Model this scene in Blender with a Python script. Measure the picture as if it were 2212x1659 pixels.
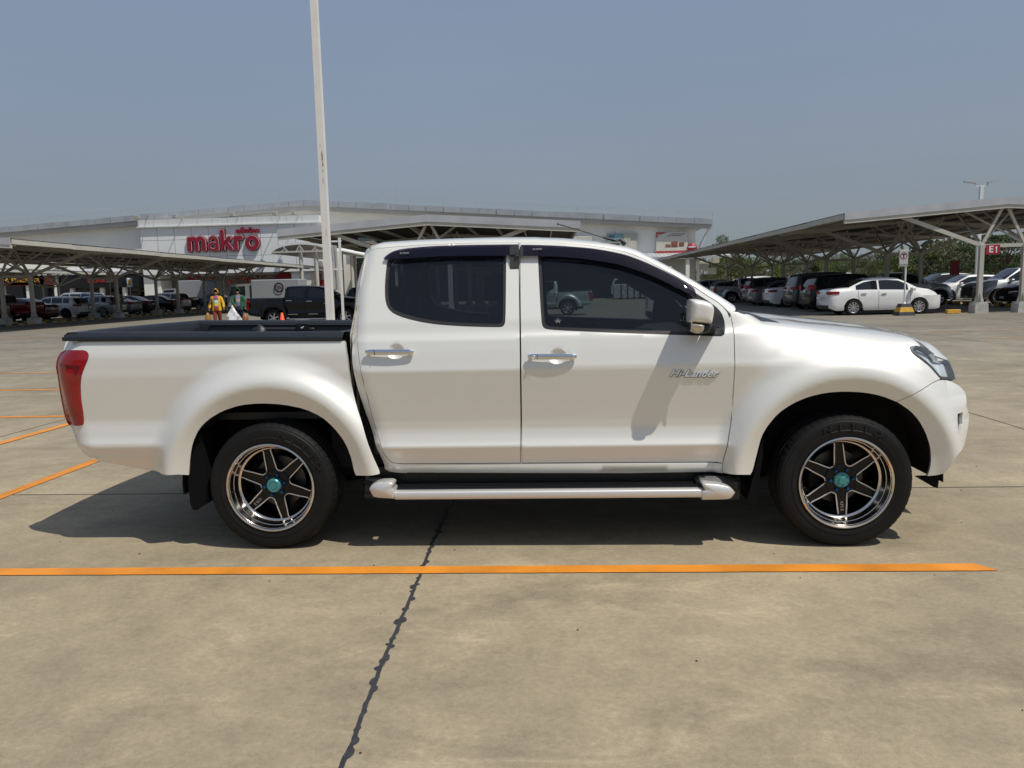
import bpy, bmesh, math, random
import numpy as np
from mathutils import Vector, Matrix
from mathutils.geometry import delaunay_2d_cdt
random.seed(7); RNG = np.random.default_rng(7)
for o in list(bpy.data.objects): bpy.data.objects.remove(o)
SC = bpy.context.scene; COL = SC.collection

# ------------------------------------------------------------------ camera
CAM = np.array([1.58090, -4.06089, 1.41323]); YAW, PIT, ROL = -0.0582914, 0.1240305, -0.0234127; FPX = 1668.72
def _axes():
    cy, sy = math.cos(YAW), math.sin(YAW)
    fw = np.array([sy, cy, 0.]); rt = np.array([cy, -sy, 0.]); up = np.array([0, 0, 1.])
    cp, sp = math.cos(PIT), math.sin(PIT); f2 = fw*cp-up*sp; u2 = up*cp+fw*sp
    cr, sr = math.cos(ROL), math.sin(ROL)
    return rt*cr+u2*sr, u2*cr-rt*sr, f2
AR, AU, AF = _axes()
cd = bpy.data.cameras.new('camera'); cam = bpy.data.objects.new('camera', cd); COL.objects.link(cam)
m3 = np.stack([AR, AU, -AF], 1); M4 = Matrix.Identity(4)
for i in range(3):
    for j in range(3): M4[i][j] = m3[i, j]
    M4[i][3] = CAM[i]
cam.matrix_world = M4
cd.sensor_width = 36; cd.lens = FPX/2212*36; cd.clip_end = 3000; cd.clip_start = .05
SC.camera = cam

# ------------------------------------------------------------------ world, sun, exposure
SUN = Vector((.47, -.30, 1.)).normalized()
w = bpy.data.worlds.new('World'); SC.world = w; w.use_nodes = True
nt = w.node_tree; nt.nodes.clear()
sky = nt.nodes.new('ShaderNodeTexSky'); sky.sky_type = 'NISHITA'; sky.sun_disc = False
sky.sun_elevation = math.asin(SUN.z); sky.sun_rotation = math.atan2(SUN.x, SUN.y)
sky.dust_density = 4.0; sky.ozone_density = 2.5; sky.air_density = 1.0
hs = nt.nodes.new('ShaderNodeMix'); hs.data_type = 'RGBA'; hs.inputs[0].default_value = .80
tc = nt.nodes.new('ShaderNodeTexCoord'); sx = nt.nodes.new('ShaderNodeSeparateXYZ'); rp = nt.nodes.new('ShaderNodeValToRGB')
nt.links.new(tc.outputs['Generated'], sx.inputs[0]); nt.links.new(sx.outputs['Z'], rp.inputs[0])
e = rp.color_ramp.elements; e[0].position = 0; e[0].color = (3.4, 3.95, 4.3, 1); e[1].position = 1; e[1].color = (2.6, 3.4, 5.0, 1)
for pos, c in ((.08, (3.3, 3.88, 4.42, 1)), (.25, (3.2, 3.98, 5.25, 1)), (.5, (3.05, 3.98, 5.95, 1)), (.8, (2.6, 3.4, 5.2, 1))):
    q = e.new(pos); q.color = c
bg = nt.nodes.new('ShaderNodeBackground'); wo = nt.nodes.new('ShaderNodeOutputWorld')
nt.links.new(sky.outputs[0], hs.inputs[6]); nt.links.new(rp.outputs[0], hs.inputs[7])
sn = nt.nodes.new('ShaderNodeTexNoise'); sn.inputs['Scale'].default_value = 1.6; sn.inputs['Detail'].default_value = 4; smp = nt.nodes.new('ShaderNodeMapping'); smp.inputs['Scale'].default_value = (1, 1, 3.5)
nt.links.new(tc.outputs['Generated'], smp.inputs[0]); nt.links.new(smp.outputs[0], sn.inputs['Vector']); smr = nt.nodes.new('ShaderNodeMapRange'); smr.inputs[1].default_value = .25; smr.inputs[2].default_value = .75; smr.inputs[3].default_value = .965; smr.inputs[4].default_value = 1.045
nt.links.new(sn.outputs[0], smr.inputs[0]); ssc = nt.nodes.new('ShaderNodeVectorMath'); ssc.operation = 'SCALE'; nt.links.new(hs.outputs[2], ssc.inputs[0]); nt.links.new(smr.outputs[0], ssc.inputs['Scale']); nt.links.new(ssc.outputs[0], bg.inputs[0]); nt.links.new(bg.outputs[0], wo.inputs[0]); bg.inputs[1].default_value = .075
sl = bpy.data.lights.new('sun', 'SUN'); sl.energy = 3.2; sl.angle = math.radians(.53); sl.color = (1, .955, .87)
so = bpy.data.objects.new('sun', sl); COL.objects.link(so); so.rotation_euler = SUN.to_track_quat('Z', 'Y').to_euler(); so.location = (0, 0, 30)
SC.view_settings.view_transform = 'Standard'; SC.view_settings.look = 'None'; SC.view_settings.gamma = 1; SC.view_settings.exposure = 0.10

# ------------------------------------------------------------------ pixel -> place (2212x1659 frame)
def ray(px, py): return AF+AR*((px-1106)/FPX)+AU*((829.5-py)/FPX)
def onY(px, py, Y): d = ray(px, py); return CAM+d*((Y-CAM[1])/d[1])
def onX(px, py, X): d = ray(px, py); return CAM+d*((X-CAM[0])/d[0])
def ground(px, py, z=0): d = ray(px, py); return CAM+d*((z-CAM[2])/d[2])
def xcar(px, y, z=.8): return xat(px, y+1.65, z)
def xat(px, y, z=.8):
    # x where the vertical line of sight of column px meets plane y at height z
    d = ray(px, 640.); t = (y-CAM[1])/d[1]; P = CAM+d*t
    # correct for lean of verticals
    for _ in range(3):
        rel = P-CAM; u = np.array([P[0], y, z])-CAM
        pz = u@AF; qx = 1106+FPX*(u@AR)/pz
        P[0] += (px-qx)*pz/FPX
    return P[0]
K = 2212/4032
REG = dict(A=(150, 1200, 1.6592), B=(1250, 900, 2.370), C=(2050, 900, 2.212), D=(2850, 1150, 1.580), E=(1250, 1500, 1.2289), F=(200, 1250, 3.318),
           G=(3500, 1280, 2.37), H=(1350, 1250, 2.2133), I=(2850, 1120, 2.4578), J=(2100, 750, 2.765), K=(1400, 750, 2.765),
           L=(0, 750, 2.765), M=(700, 750, 2.765), N=(2600, 680, 2.765), O=(3232, 680, 2.765), P=(550, 880, 3.687), Q=(2300, 850, 4.022), R=(1150, 850, 3.687), S=(800, 1100, 8.296))
def T(reg, *pts):
    x0, y0, s = REG[reg]; return [((x0+x/s)*K, (y0+y/s)*K) for x, y in pts]

# ------------------------------------------------------------------ materials
MATS = {}
def nodes(m):
    m.use_nodes = True; t = m.node_tree; return t, t.nodes['Principled BSDF']
def mat(name, col, rough=.5, metal=0, coat=0, var=0, vscale=4, bump=0, bscale=40, spec=.5, coat_rough=.03, alpha=None):
    if name in MATS: return MATS[name]
    m = bpy.data.materials.new(name); t, b = nodes(m)
    b.inputs['Base Color'].default_value = (*col, 1); b.inputs['Roughness'].default_value = rough; b.inputs['Metallic'].default_value = metal
    b.inputs['Coat Weight'].default_value = coat; b.inputs['Coat Roughness'].default_value = coat_rough; b.inputs['Specular IOR Level'].default_value = spec
    if var:
        co = t.nodes.new('ShaderNodeTexCoord'); n = t.nodes.new('ShaderNodeTexNoise'); n.inputs['Scale'].default_value = vscale; n.inputs['Detail'].default_value = 6
        r = t.nodes.new('ShaderNodeMapRange'); r.inputs[3].default_value = 1-var; r.inputs[4].default_value = 1+var; r.inputs[1].default_value = .3; r.inputs[2].default_value = .7
        mx = t.nodes.new('ShaderNodeVectorMath'); mx.operation = 'SCALE'; mx.inputs[0].default_value = col
        t.links.new(co.outputs['Object'], n.inputs['Vector']); t.links.new(n.outputs[0], r.inputs[0]); t.links.new(r.outputs[0], mx.inputs['Scale']); t.links.new(mx.outputs[0], b.inputs['Base Color'])
    if bump:
        co = t.nodes.new('ShaderNodeTexCoord'); n = t.nodes.new('ShaderNodeTexNoise'); n.inputs['Scale'].default_value = bscale; n.inputs['Detail'].default_value = 4
        bp = t.nodes.new('ShaderNodeBump'); bp.inputs['Strength'].default_value = bump; bp.inputs['Distance'].default_value = .002
        t.links.new(co.outputs['Object'], n.inputs['Vector']); t.links.new(n.outputs[0], bp.inputs['Height']); t.links.new(bp.outputs[0], b.inputs['Normal'])
    MATS[name] = m; return m
def glassmat(name, tint, refl=1.0, rough=0.0, body=(.02, .025, .03), dense=0.0):
    # thin tinted glass: tinted see-through plus Fresnel mirror
    m = bpy.data.materials.new(name); m.use_nodes = True; t = m.node_tree; t.nodes.clear()
    o = t.nodes.new('ShaderNodeOutputMaterial'); tr = t.nodes.new('ShaderNodeBsdfTransparent'); tr.inputs[0].default_value = (*tint, 1)
    df = t.nodes.new('ShaderNodeBsdfDiffuse'); df.inputs[0].default_value = (*body, 1)
    gl = t.nodes.new('ShaderNodeBsdfGlossy'); gl.inputs['Roughness'].default_value = rough; gl.inputs[0].default_value = (refl, refl, refl, 1)
    f = t.nodes.new('ShaderNodeFresnel'); f.inputs[0].default_value = 1.5
    a = t.nodes.new('ShaderNodeMixShader'); a.inputs[0].default_value = dense; t.links.new(tr.outputs[0], a.inputs[1]); t.links.new(df.outputs[0], a.inputs[2])
    b = t.nodes.new('ShaderNodeMixShader'); t.links.new(f.outputs[0], b.inputs[0]); t.links.new(a.outputs[0], b.inputs[1]); t.links.new(gl.outputs[0], b.inputs[2])
    t.links.new(b.outputs[0], o.inputs[0]); return m
def paint(name, col, flake=.0, rough=.38):
    return mat(name, col, rough, metal=flake, coat=1.0, var=.02, vscale=2.5, coat_rough=.02)
PW = mat('pearl white paint', (.80, .79, .735), .44, metal=.24, coat=1.0, var=.012, vscale=1.7, coat_rough=.02)
PK = mat('black paint', (.004, .005, .007), .3, coat=.35, spec=.3); PS = paint('silver paint', (.42, .44, .45), .5); PR = paint('red paint', (.22, .012, .01)); PT = paint('tan paint', (.36, .31, .23), .3)
PG = paint('dark grey paint', (.07, .075, .08), .4); PWB = paint('plain white paint', (.80, .80, .78)); PDR = paint('maroon paint', (.09, .008, .012)); PG2 = paint('mid grey paint', (.2, .21, .22), .5); PB = paint('navy paint', (.012, .02, .03))
PSG = paint('silver green paint', (.40, .47, .44), .4)
RUB = mat('tyre rubber', (.0085, .0085, .0088), .6, var=.3, vscale=9, bump=.25, bscale=120, spec=.25)
RUBL = mat('tyre lettering', (.014, .014, .015), .45, spec=.35)
BLKP = mat('black plastic', (.009, .010, .011), .42, bump=.12, bscale=260)
BLKG = mat('grained bed liner', (.012, .015, .018), .42, bump=.7, bscale=150, var=.15, vscale=12)
BLKM = mat('matt black', (.006, .006, .006), .85)
FLAP = mat('mud flap rubber', (.0045, .0045, .005), .85, spec=.15)
BLKS = mat('gloss black alloy', (.005, .005, .005), .30, spec=.35)
SEAL = mat('window seal rubber', (.03, .028, .026), .4)
CHR = mat('chrome', (.75, .76, .78), .06, metal=1)
SIL = mat('satin silver step', (.72, .70, .67), .38, metal=.5, coat=.3)
LIP = mat('polished lip', (.72, .66, .60), .16, metal=1)
MACH = mat('machined edge', (.85, .83, .78), .4, metal=.8)
TEAL = mat('teal anodised', (.075, .31, .33), .35, metal=.45, coat=.3)
BLUB = mat('blue nuts', (.01, .10, .34), .3, metal=.6)
DISC = mat('brake metal', (.13, .12, .11), .45, metal=.8, var=.2)
GTINT = glassmat('tinted window glass', (.46, .51, .53), 1.0, body=(.03, .04, .05), dense=.08)
GTREAR = glassmat('dark rear glass', (.38, .43, .47), 1.0, body=(.03, .04, .05), dense=.14)
GVIS = glassmat('smoked visor', (.13, .10, .15), .8, body=(.012, .01, .03), dense=.35)
GDARK = mat('dark car glass', (.012, .015, .018), .05, spec=.6)
GLAMP = glassmat('lamp lens', (.92, .94, .95), 1.0, rough=.02, body=(.3, .33, .35), dense=.10)
REDL = mat('red lamp lens', (.30, .003, .006), .12, coat=.5, var=.3, vscale=7); REDD = mat('dark red lamp', (.12, .003, .006), .12, coat=1)
LAMPI = mat('lamp reflector', (.80, .86, .90), .3, metal=.25, var=.3, vscale=9)
INT = mat('interior fabric', (.07, .07, .072), .8); INTD = mat('dash plastic', (.05, .05, .053), .6)
STEEL = mat('painted cream steel', (.52, .50, .435), .5, var=.08, vscale=1.5)
STEELD = mat('painted grey steel', (.40, .385, .35), .55, var=.1, vscale=2)
ZINC = mat('galvanised sheet', (.50, .51, .53), .45, metal=.2, var=.12, vscale=1.2)
CONC = mat('footing concrete', (.50, .49, .45), .85, var=.18, vscale=5)
YEL = mat('yellow road paint', (.62, .36, .04), .7, var=.2, vscale=6); BLKR = mat('black road paint', (.05, .05, .055), .75, var=.2, vscale=6)
WWALL = mat('white render wall', (.89, .87, .79), .85, var=.045, vscale=.35)
DARKIN = mat('dark shop interior', (.008, .008, .010), .6); SHOP = mat('shop glass', (.03, .035, .04), .08)
REDS = mat('red sign', (.36, .015, .03), .5); WHT = mat('white paint plain', (.78, .78, .77), .5); WARM = mat('cream print', (.62, .60, .52), .6, var=.1, vscale=1.3)
ORG = mat('orange cone plastic', (.80, .10, .03), .5)
SKIN = mat('skin', (.36, .19, .115), .6); HAIR = mat('hair', (.01, .008, .007), .6)

# ------------------------------------------------------------------ mesh helpers
def link(o, parent=None):
    COL.objects.link(o)
    if parent is not None: o.parent = parent
    return o
def thing(name, label, cat, loc=(0, 0, 0), rz=0, group=None):
    o = bpy.data.objects.new(name, None); link(o); o.location = loc; o.rotation_euler[2] = rz; o.empty_display_size = .2
    return tag(o, label, cat, group)
def tag(o, label, cat, group=None):
    o['label'] = label; o['category'] = cat
    if group: o['group'] = group
    return o
def structure(o, kind='structure'): o['kind'] = kind; return o
def mesh_obj(name, V, F, m, parent=None, smooth=False, loc=None):
    me = bpy.data.meshes.new(name); me.from_pydata([tuple(map(float, v)) for v in V], [], F); me.update()
    if smooth: me.polygons.foreach_set('use_smooth', [True]*len(me.polygons))
    me.materials.append(m); o = bpy.data.objects.new(name, me); link(o, parent)
    if loc is not None: o.location = loc
    return o
class MB:
    def __init__(s): s.V = []; s.F = []; s.sm = []
    def add(s, V, F, smooth=False):
        b = len(s.V); s.V += [tuple(v) for v in V]; s.F += [tuple(i+b for i in f) for f in F]; s.sm += [smooth]*len(F); return s
    def box(s, x0, x1, y0, y1, z0, z1, bev=0):
        if bev:
            b = bev; o = []
            for sx_ in (0, 1):
                for sy_ in (0, 1):
                    for sz_ in (0, 1):
                        X = (x0, x1)[sx_]; Y = (y0, y1)[sy_]; Z = (z0, z1)[sz_]; dx = b*(1-2*sx_); dy = b*(1-2*sy_); dz = b*(1-2*sz_)
                        o += [(X, Y+dy, Z+dz), (X+dx, Y, Z+dz), (X+dx, Y+dy, Z)]
            bm = bmesh.new(); vs = [bm.verts.new(p) for p in o]; r = bmesh.ops.convex_hull(bm, input=vs)
            bmesh.ops.delete(bm, geom=[v for v in bm.verts if not v.link_faces], context='VERTS'); bm.verts.index_update()
            V = [v.co[:] for v in bm.verts]; F = [tuple(v.index for v in f.verts) for f in bm.faces]; bm.free(); return s.add(V, F)
        V = [(x, y, z) for x in (x0, x1) for y in (y0, y1) for z in (z0, z1)]
        return s.add(V, [(0, 1, 3, 2), (4, 6, 7, 5), (0, 4, 5, 1), (2, 3, 7, 6), (0, 2, 6, 4), (1, 5, 7, 3)])
    def beam(s, a, b, wd, ht, up=(0, 0, 1)):
        a = Vector(a); b = Vector(b); d = (b-a).normalized(); up = Vector(up)
        if abs(d.dot(up)) > .95: up = Vector((0, 1, 0))
        r = d.cross(up).normalized(); u = r.cross(d)
        V = [p+r*i*wd/2+u*j*ht/2 for p in (a, b) for i, j in ((-1, -1), (1, -1), (1, 1), (-1, 1))]
        return s.add([v[:] for v in V], [(0, 1, 2, 3), (7, 6, 5, 4), (0, 4, 5, 1), (1, 5, 6, 2), (2, 6, 7, 3), (3, 7, 4, 0)])
    def tube(s, pts, rad, n=10, cap=True, smooth=True):
        pts = [Vector(p) for p in pts]; rads = rad if hasattr(rad, '__len__') else [rad]*len(pts); V = []; F = []
        ref = Vector((0, 0, 1))
        for i, p in enumerate(pts):
            d = (pts[min(i+1, len(pts)-1)]-pts[max(i-1, 0)]).normalized()
            if abs(d.dot(ref)) > .93: rr = Vector((1, 0, 0)) if abs(d.x) < .9 else Vector((0, 1, 0))
            else: rr = ref
            a = d.cross(rr).normalized(); b = d.cross(a)
            for k in range(n):
                t = 2*math.pi*k/n; V.append((p+(a*math.cos(t)+b*math.sin(t))*rads[i])[:])
        for i in range(len(pts)-1):
            for k in range(n): F.append((i*n+k, i*n+(k+1) % n, (i+1)*n+(k+1) % n, (i+1)*n+k))
        s.add(V, F, smooth)
        if cap: s.add([V[k] for k in range(n)], [tuple(range(n))]); s.add([V[-n+k] for k in range(n)], [tuple(range(n))][::-1])
        return s
    def lathe(s, prof, n=48, center=(0, 0, 0), axis='y', smooth=True, close=False):
        V = []; F = []; c = center
        for r, h in prof:
            for k in range(n):
                t = 2*math.pi*k/n
                if axis == 'y': V.append((c[0]+r*math.cos(t), c[1]+h, c[2]+r*math.sin(t)))
                else: V.append((c[0]+r*math.cos(t), c[1]+r*math.sin(t), c[2]+h))
        m = len(prof)
        for i in range(m-1+(1 if close else 0)):
            j = (i+1) % m
            for k in range(n): F.append((i*n+k, i*n+(k+1) % n, j*n+(k+1) % n, j*n+k))
        return s.add(V, F, smooth)
    def prism(s, poly, a, b, plane='xz'):
        # poly list of 2D points, extruded between a and b on the remaining axis
        f = {'xz': lambda p, h: (p[0], h, p[1]), 'xy': lambda p, h: (p[0], p[1], h), 'yz': lambda p, h: (h, p[0], p[1])}[plane]
        n = len(poly); V = [f(p, a) for p in poly]+[f(p, b) for p in poly]
        return s.add(V, [tuple(range(n)), tuple(range(2*n-1, n-1, -1))]+[(i, n+i, n+(i+1) % n, (i+1) % n) for i in range(n)])
    def build(s, name, m, parent=None, loc=None, recalc=True, autos=None):
        me = bpy.data.meshes.new(name); me.from_pydata(s.V, [], s.F); me.polygons.foreach_set('use_smooth', s.sm); me.materials.append(m)
        if recalc:
            bm = bmesh.new(); bm.from_mesh(me); bmesh.ops.recalc_face_normals(bm, faces=bm.faces); bm.to_mesh(me); bm.free()
        if autos: me.set_sharp_from_angle(angle=autos) if hasattr(me, 'set_sharp_from_angle') else None
        o = bpy.data.objects.new(name, me); link(o, parent)
        if loc is not None: o.location = loc
        return o
def split_mesh(o, tol=.02):
    # loose pieces that do not touch become parts of their own
    me = o.data; nv = len(me.vertices)
    if nv == 0: return
    par = list(range(nv))
    def fd(a):
        while par[a] != a: par[a] = par[par[a]]; a = par[a]
        return a
    for e_ in me.edges:
        a, b = fd(e_.vertices[0]), fd(e_.vertices[1])
        if a != b: par[a] = b
    comp = {}
    for i in range(nv): comp.setdefault(fd(i), []).append(i)
    co = np.array([v.co[:] for v in me.vertices]); ks = list(comp); bb = [(co[comp[k]].min(0)-tol/2, co[comp[k]].max(0)+tol/2) for k in ks]; g = list(range(len(ks)))
    if len(ks) < 2 or len(ks) > 400: return
    def fg(a):
        while g[a] != a: a = g[a]
        return a
    for i in range(len(ks)):
        for j in range(i+1, len(ks)):
            if (bb[i][0] <= bb[j][1]).all() and (bb[j][0] <= bb[i][1]).all(): g[fg(i)] = fg(j)
    own = {}
    for i, k in enumerate(ks):
        for v in comp[k]: own[v] = fg(i)
    grp = {}
    for p in me.polygons: grp.setdefault(own[p.vertices[0]], []).append(p)
    if len(grp) < 2: return
    base = o.name.split('.')[0]; first = True; smooth = any(p.use_smooth for p in me.polygons); nd = []
    for k, ps in grp.items():
        idx = sorted({v for p in ps for v in p.vertices}); mp = {v: i for i, v in enumerate(idx)}
        m = bpy.data.meshes.new(base); m.from_pydata([me.vertices[v].co[:] for v in idx], [], [[mp[v] for v in p.vertices] for p in ps]); m.polygons.foreach_set('use_smooth', [p.use_smooth for p in ps])
        m.materials.append(me.materials[0])
        if smooth: m.set_sharp_from_angle(angle=.7)
        nd.append(m)
    o.data = nd[0]
    for m in nd[1:]:
        q = o.copy(); q.data = m; COL.objects.link(q); q.parent = o.parent
def copy_tree(o, parent=None, swap=None, skip=()):
    c = o.copy(); COL.objects.link(c); c.parent = parent
    if 'kind' in c: del c['kind']
    if swap and o.type == 'MESH' and o.data.materials and o.data.materials[0] in swap:
        c.material_slots[0].link = 'OBJECT'; c.material_slots[0].material = swap[o.data.materials[0]]
    for ch in [x for x in o.children]:
        if ch.name.split('.')[0] in skip: continue
        copy_tree(ch, c, swap, skip)
    return c
def text_mesh(txt, size, depth=.01, name='lettering', m=None, parent=None, mat4=None, shear=0, offset=0, sx=1.0, bold=0):
    cu = bpy.data.curves.new('t', 'FONT'); cu.body = txt; cu.size = size; cu.extrude = depth/2; cu.shear = shear; cu.align_x = 'CENTER'; cu.align_y = 'CENTER'; cu.offset = bold; cu.resolution_u = 4
    o = bpy.data.objects.new('t', cu); COL.objects.link(o); bpy.context.view_layer.update()
    me = bpy.data.meshes.new_from_object(o.evaluated_get(bpy.context.evaluated_depsgraph_get())); bpy.data.objects.remove(o)
    me.materials.clear(); me.materials.append(m); r = bpy.data.objects.new(name, me); link(r, parent)
    if sx != 1: me.transform(Matrix.Diagonal((sx, 1, 1, 1)))
    if mat4 is not None: me.transform(mat4)
    return r
FACE = Matrix(((1, 0, 0, 0), (0, 0, -1, 0), (0, 1, 0, 0), (0, 0, 0, 1)))   # text plane facing -y
def at(x, y, z): return Matrix.Translation((x, y, z)) @ FACE

def inpoly(P, poly):
    x, y = P[:, 0], P[:, 1]; r = np.zeros(len(P), bool); q = np.asarray(poly); n = len(q); j = n-1
    for i in range(n):
        xi, yi = q[i]; xj, yj = q[j]
        c = ((yi > y) != (yj > y)) & (x < (xj-xi)*(y-yi)/(yj-yi+1e-12)+xi); r ^= c; j = i
    return r
def segdist(P, poly):
    q = np.asarray(poly); d = np.full(len(P), 1e9)
    for i in range(len(q)):
        a = q[i]; b = q[(i+1) % len(q)]; ab = b-a; L = ab@ab+1e-12
        t = np.clip(((P-a)@ab)/L, 0, 1); d = np.minimum(d, np.linalg.norm(P-(a+t[:, None]*ab), axis=1))
    return d
def densify(poly, g):
    out = []; n = len(poly)
    for i in range(n):
        a = np.asarray(poly[i], float); b = np.asarray(poly[(i+1) % n], float); L = np.linalg.norm(b-a)
        if L < 1e-5: continue
        k = max(1, int(math.ceil(L/g)))
        for j in range(k): out.append(a+(b-a)*j/k)
    return np.array(out)
def smooth_closed(poly, corners=None, it=1, th=.55):
    # corner-cutting except where the angle is sharp
    for _ in range(it):
        n = len(poly); out = []
        for i in range(n):
            p = np.array(poly[i-1], float); c = np.array(poly[i], float); q = np.array(poly[(i+1) % n], float)
            v1 = (c-p); v2 = (q-c); cs = v1@v2/(np.linalg.norm(v1)*np.linalg.norm(v2)+1e-9)
            if cs < th: out.append(tuple(c))
            else: out += [tuple(c+(p-c)*.22), tuple(c+(q-c)*.22)]
        poly = out
    return poly
YC = .90
def panel(name, outline, S, m, parent, holes=(), grid=.03, off=0., flange=.02, far=None, hole_flange=None):
    out = densify(outline, grid); hs_ = [densify(h, grid) for h in holes]
    mn = out.min(0); mx = out.max(0)
    gx, gy = np.meshgrid(np.arange(mn[0]+grid/2, mx[0], grid), np.arange(mn[1]+grid/2, mx[1], grid)); G = np.stack([gx.ravel(), gy.ravel()], 1)
    k = inpoly(G, out)
    for h in hs_: k &= ~inpoly(G, h)
    G = G[k]
    if len(G):
        d = segdist(G, out)
        for h in hs_: d = np.minimum(d, segdist(G, h))
        G = G[d > grid*.45]
    V2 = [out]+hs_+[G]; E = []; b = 0; loops = []
    for q in [out]+hs_:
        n = len(q); E += [(b+i, b+(i+1) % n) for i in range(n)]; loops.append(list(range(b, b+n))); b += n
    V2 = np.concatenate(V2); vo, eo, fo, ov, _, _ = delaunay_2d_cdt([Vector(v) for v in V2], E, [], 0, 1e-6)
    VO = np.array([v[:] for v in vo]); tri = np.array([f for f in fo if len(f) == 3])
    cen = VO[tri].mean(1); k = inpoly(cen, out)
    for h in hs_: k &= ~inpoly(cen, h)
    tri = tri[k]
    P = S(VO[:, 0], VO[:, 1]); N = normal(S, VO[:, 0], VO[:, 1]); P = P+N*off
    # orient
    a = P[tri[:, 1]]-P[tri[:, 0]]; c = P[tri[:, 2]]-P[tri[:, 0]]; fn = np.cross(a, c); flip = (fn*N[tri[:, 0]]).sum(1) < 0
    tri[flip] = tri[flip][:, ::-1]
    V = [tuple(p) for p in P]; F = [tuple(map(int, t)) for t in tri]; LN = [tuple(N[i]) for t in tri for i in t]
    if flange:
        # boundary edges = edges used once
        cnt = {}
        for t in F:
            for i in range(3):
                e_ = (t[i], t[(i+1) % 3]); kk = tuple(sorted(e_)); cnt.setdefault(kk, []).append(e_)
        for kk, es in cnt.items():
            if len(es) == 1:
                i, j = es[0]; b = len(V); d1 = -N[i]*flange; d2 = -N[j]*flange
                V += [tuple(P[i]), tuple(P[j]), tuple(P[j]+d2), tuple(P[i]+d1)]; F.append((b, b+3, b+2, b+1))
                nn = np.cross(P[j]-P[i], N[i]); nn = nn/(np.linalg.norm(nn)+1e-9); LN += [tuple(nn)]*4
    o = _npanel(name, V, F, LN, m, parent)
    if far is not None:
        V2_ = [(v[0], 2*YC-v[1], v[2]) for v in V]; F2 = []; L2 = []; k = 0
        for f in F:
            n = len(f); F2.append(tuple(reversed(f))); L2 += [(q[0], -q[1], q[2]) for q in reversed(LN[k:k+n])]; k += n
        return o, _npanel(far, V2_, F2, L2, m, parent)
    return o
def _npanel(name, V, F, LN, m, parent):
    me = bpy.data.meshes.new(name); me.from_pydata(V, [], F); me.polygons.foreach_set('use_smooth', [True]*len(F)); me.materials.append(m)
    me.normals_split_custom_set([tuple(float(c) for c in n) for n in LN]); o = bpy.data.objects.new(name, me); link(o, parent)
    if hasattr(o, 'cycles'): o.cycles.shadow_terminator_geometry_offset = .5; o.cycles.shadow_terminator_offset = .1
    return o
def normal(S, x, s, h=.004):
    a = S(x+h, s)-S(x-h, s); b = S(x, s+h)-S(x, s-h); n = np.cross(a, b); l = np.linalg.norm(n, axis=1, keepdims=True); return n/np.maximum(l, 1e-9)

# ================================================================== THE PICKUP
def curve(reg, pts, Y):
    P = np.array([onY(px, py, Y) for px, py in T(reg, *pts)]); return P
def gs(z, zz, yy, sig):
    t = np.arange(zz[0]-.1, zz[-1]+.1, .004); v = np.interp(t, zz, yy); k = np.exp(-.5*(np.arange(-12, 13)*.004/sig)**2); k /= k.sum()
    v = np.convolve(np.pad(v, 12, 'edge'), k, 'valid'); return np.interp(z, t, v)
# upper silhouette of cab / hood, shoulder line
_sil = np.concatenate([curve('K', [(95, 590), (180, 575), (300, 555), (700, 530), (1100, 515), (1500, 505), (2000, 502)], .36),
                       curve('J', [(0, 503), (300, 510), (600, 535), (800, 560), (1000, 595), (1130, 640), (1300, 730), (1500, 840), (1700, 960), (1900, 1085), (2100, 1210), (2190, 1258)], .34)])
_hood = curve('I', [(245, 300), (500, 322), (700, 345), (900, 365), (1100, 385), (1300, 405), (1500, 435), (1700, 475), (1850, 510), (1950, 545), (2050, 600), (2140, 690)], .62)
_hl = curve('I', [(130, 300), (230, 350), (400, 385), (600, 410), (800, 435), (1000, 465), (1200, 495), (1400, 525), (1600, 558), (1750, 576), (1880, 574), (1950, 592), (2050, 645), (2120, 695), (2150, 740)], .12)
XCW = 2.60
def zt(x):
    a = np.interp(x, _sil[:, 0], _sil[:, 2]); b = np.interp(x, _hood[:, 0], _hood[:, 2])
    return np.where(x < XCW, a, np.where(x < XCW+.10, a+(b-a)*0+np.interp(x, [XCW, XCW+.10], [0, 1])*(b-a), b))
def zsh(x):
    a = np.interp(x, _sil[:, 0], _sil[:, 2])-.045; b = np.interp(x, _hl[:, 0], _hl[:, 2])-.015
    k = np.clip((x-2.42)/.3, 0, 1); k = k*k*(3-2*k); return np.minimum(a*(1-k)+b*k, zt(x)-.012)
# nose silhouette x(z)
_ns = np.array([onY(px, py, .50) for px, py in T('G', (525, 285), (570, 320), (605, 385), (632, 450), (655, 510), (672, 570), (700, 605), (721, 640), (730, 700), (726, 760), (745, 795), (756, 840), (752, 900), (738, 1000), (715, 1110), (690, 1160), (645, 1210), (605, 1270), (575, 1330), (520, 1390))])
_ns = _ns[np.argsort(_ns[:, 2])]
def xnose(z): return np.interp(z, _ns[:, 2], _ns[:, 0])
_tl = np.array([onY(px, py, .12) for px, py in T('F', (205, 300), (165, 420), (100, 500), (70, 610), (85, 750), (120, 950), (150, 1130), (185, 1290), (240, 1410))+T('A', (215, 800), (240, 870), (265, 930), (300, 975), (345, 1005))])
_tl = _tl[np.argsort(_tl[:, 2])]
def xtail(z): return np.interp(z, _tl[:, 2], _tl[:, 0])
_crp = [(.075, q) for q in T('H', (345, 1290), (318, 1220), (275, 1100), (230, 960), (187, 830), (150, 705), (120, 590), (100, 480))]+[(.085, q) for q in T('B', (330, 1250), (315, 1100))]+list(zip((.12, .17, .20, .23, .25, .26, .27, .28), T('B', (305, 980), (310, 700), (320, 550), (345, 400), (370, 290), (395, 220), (420, 175), (455, 140))))
_cr = np.array([onY(q[0], q[1], y) for y, q in _crp])
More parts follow.
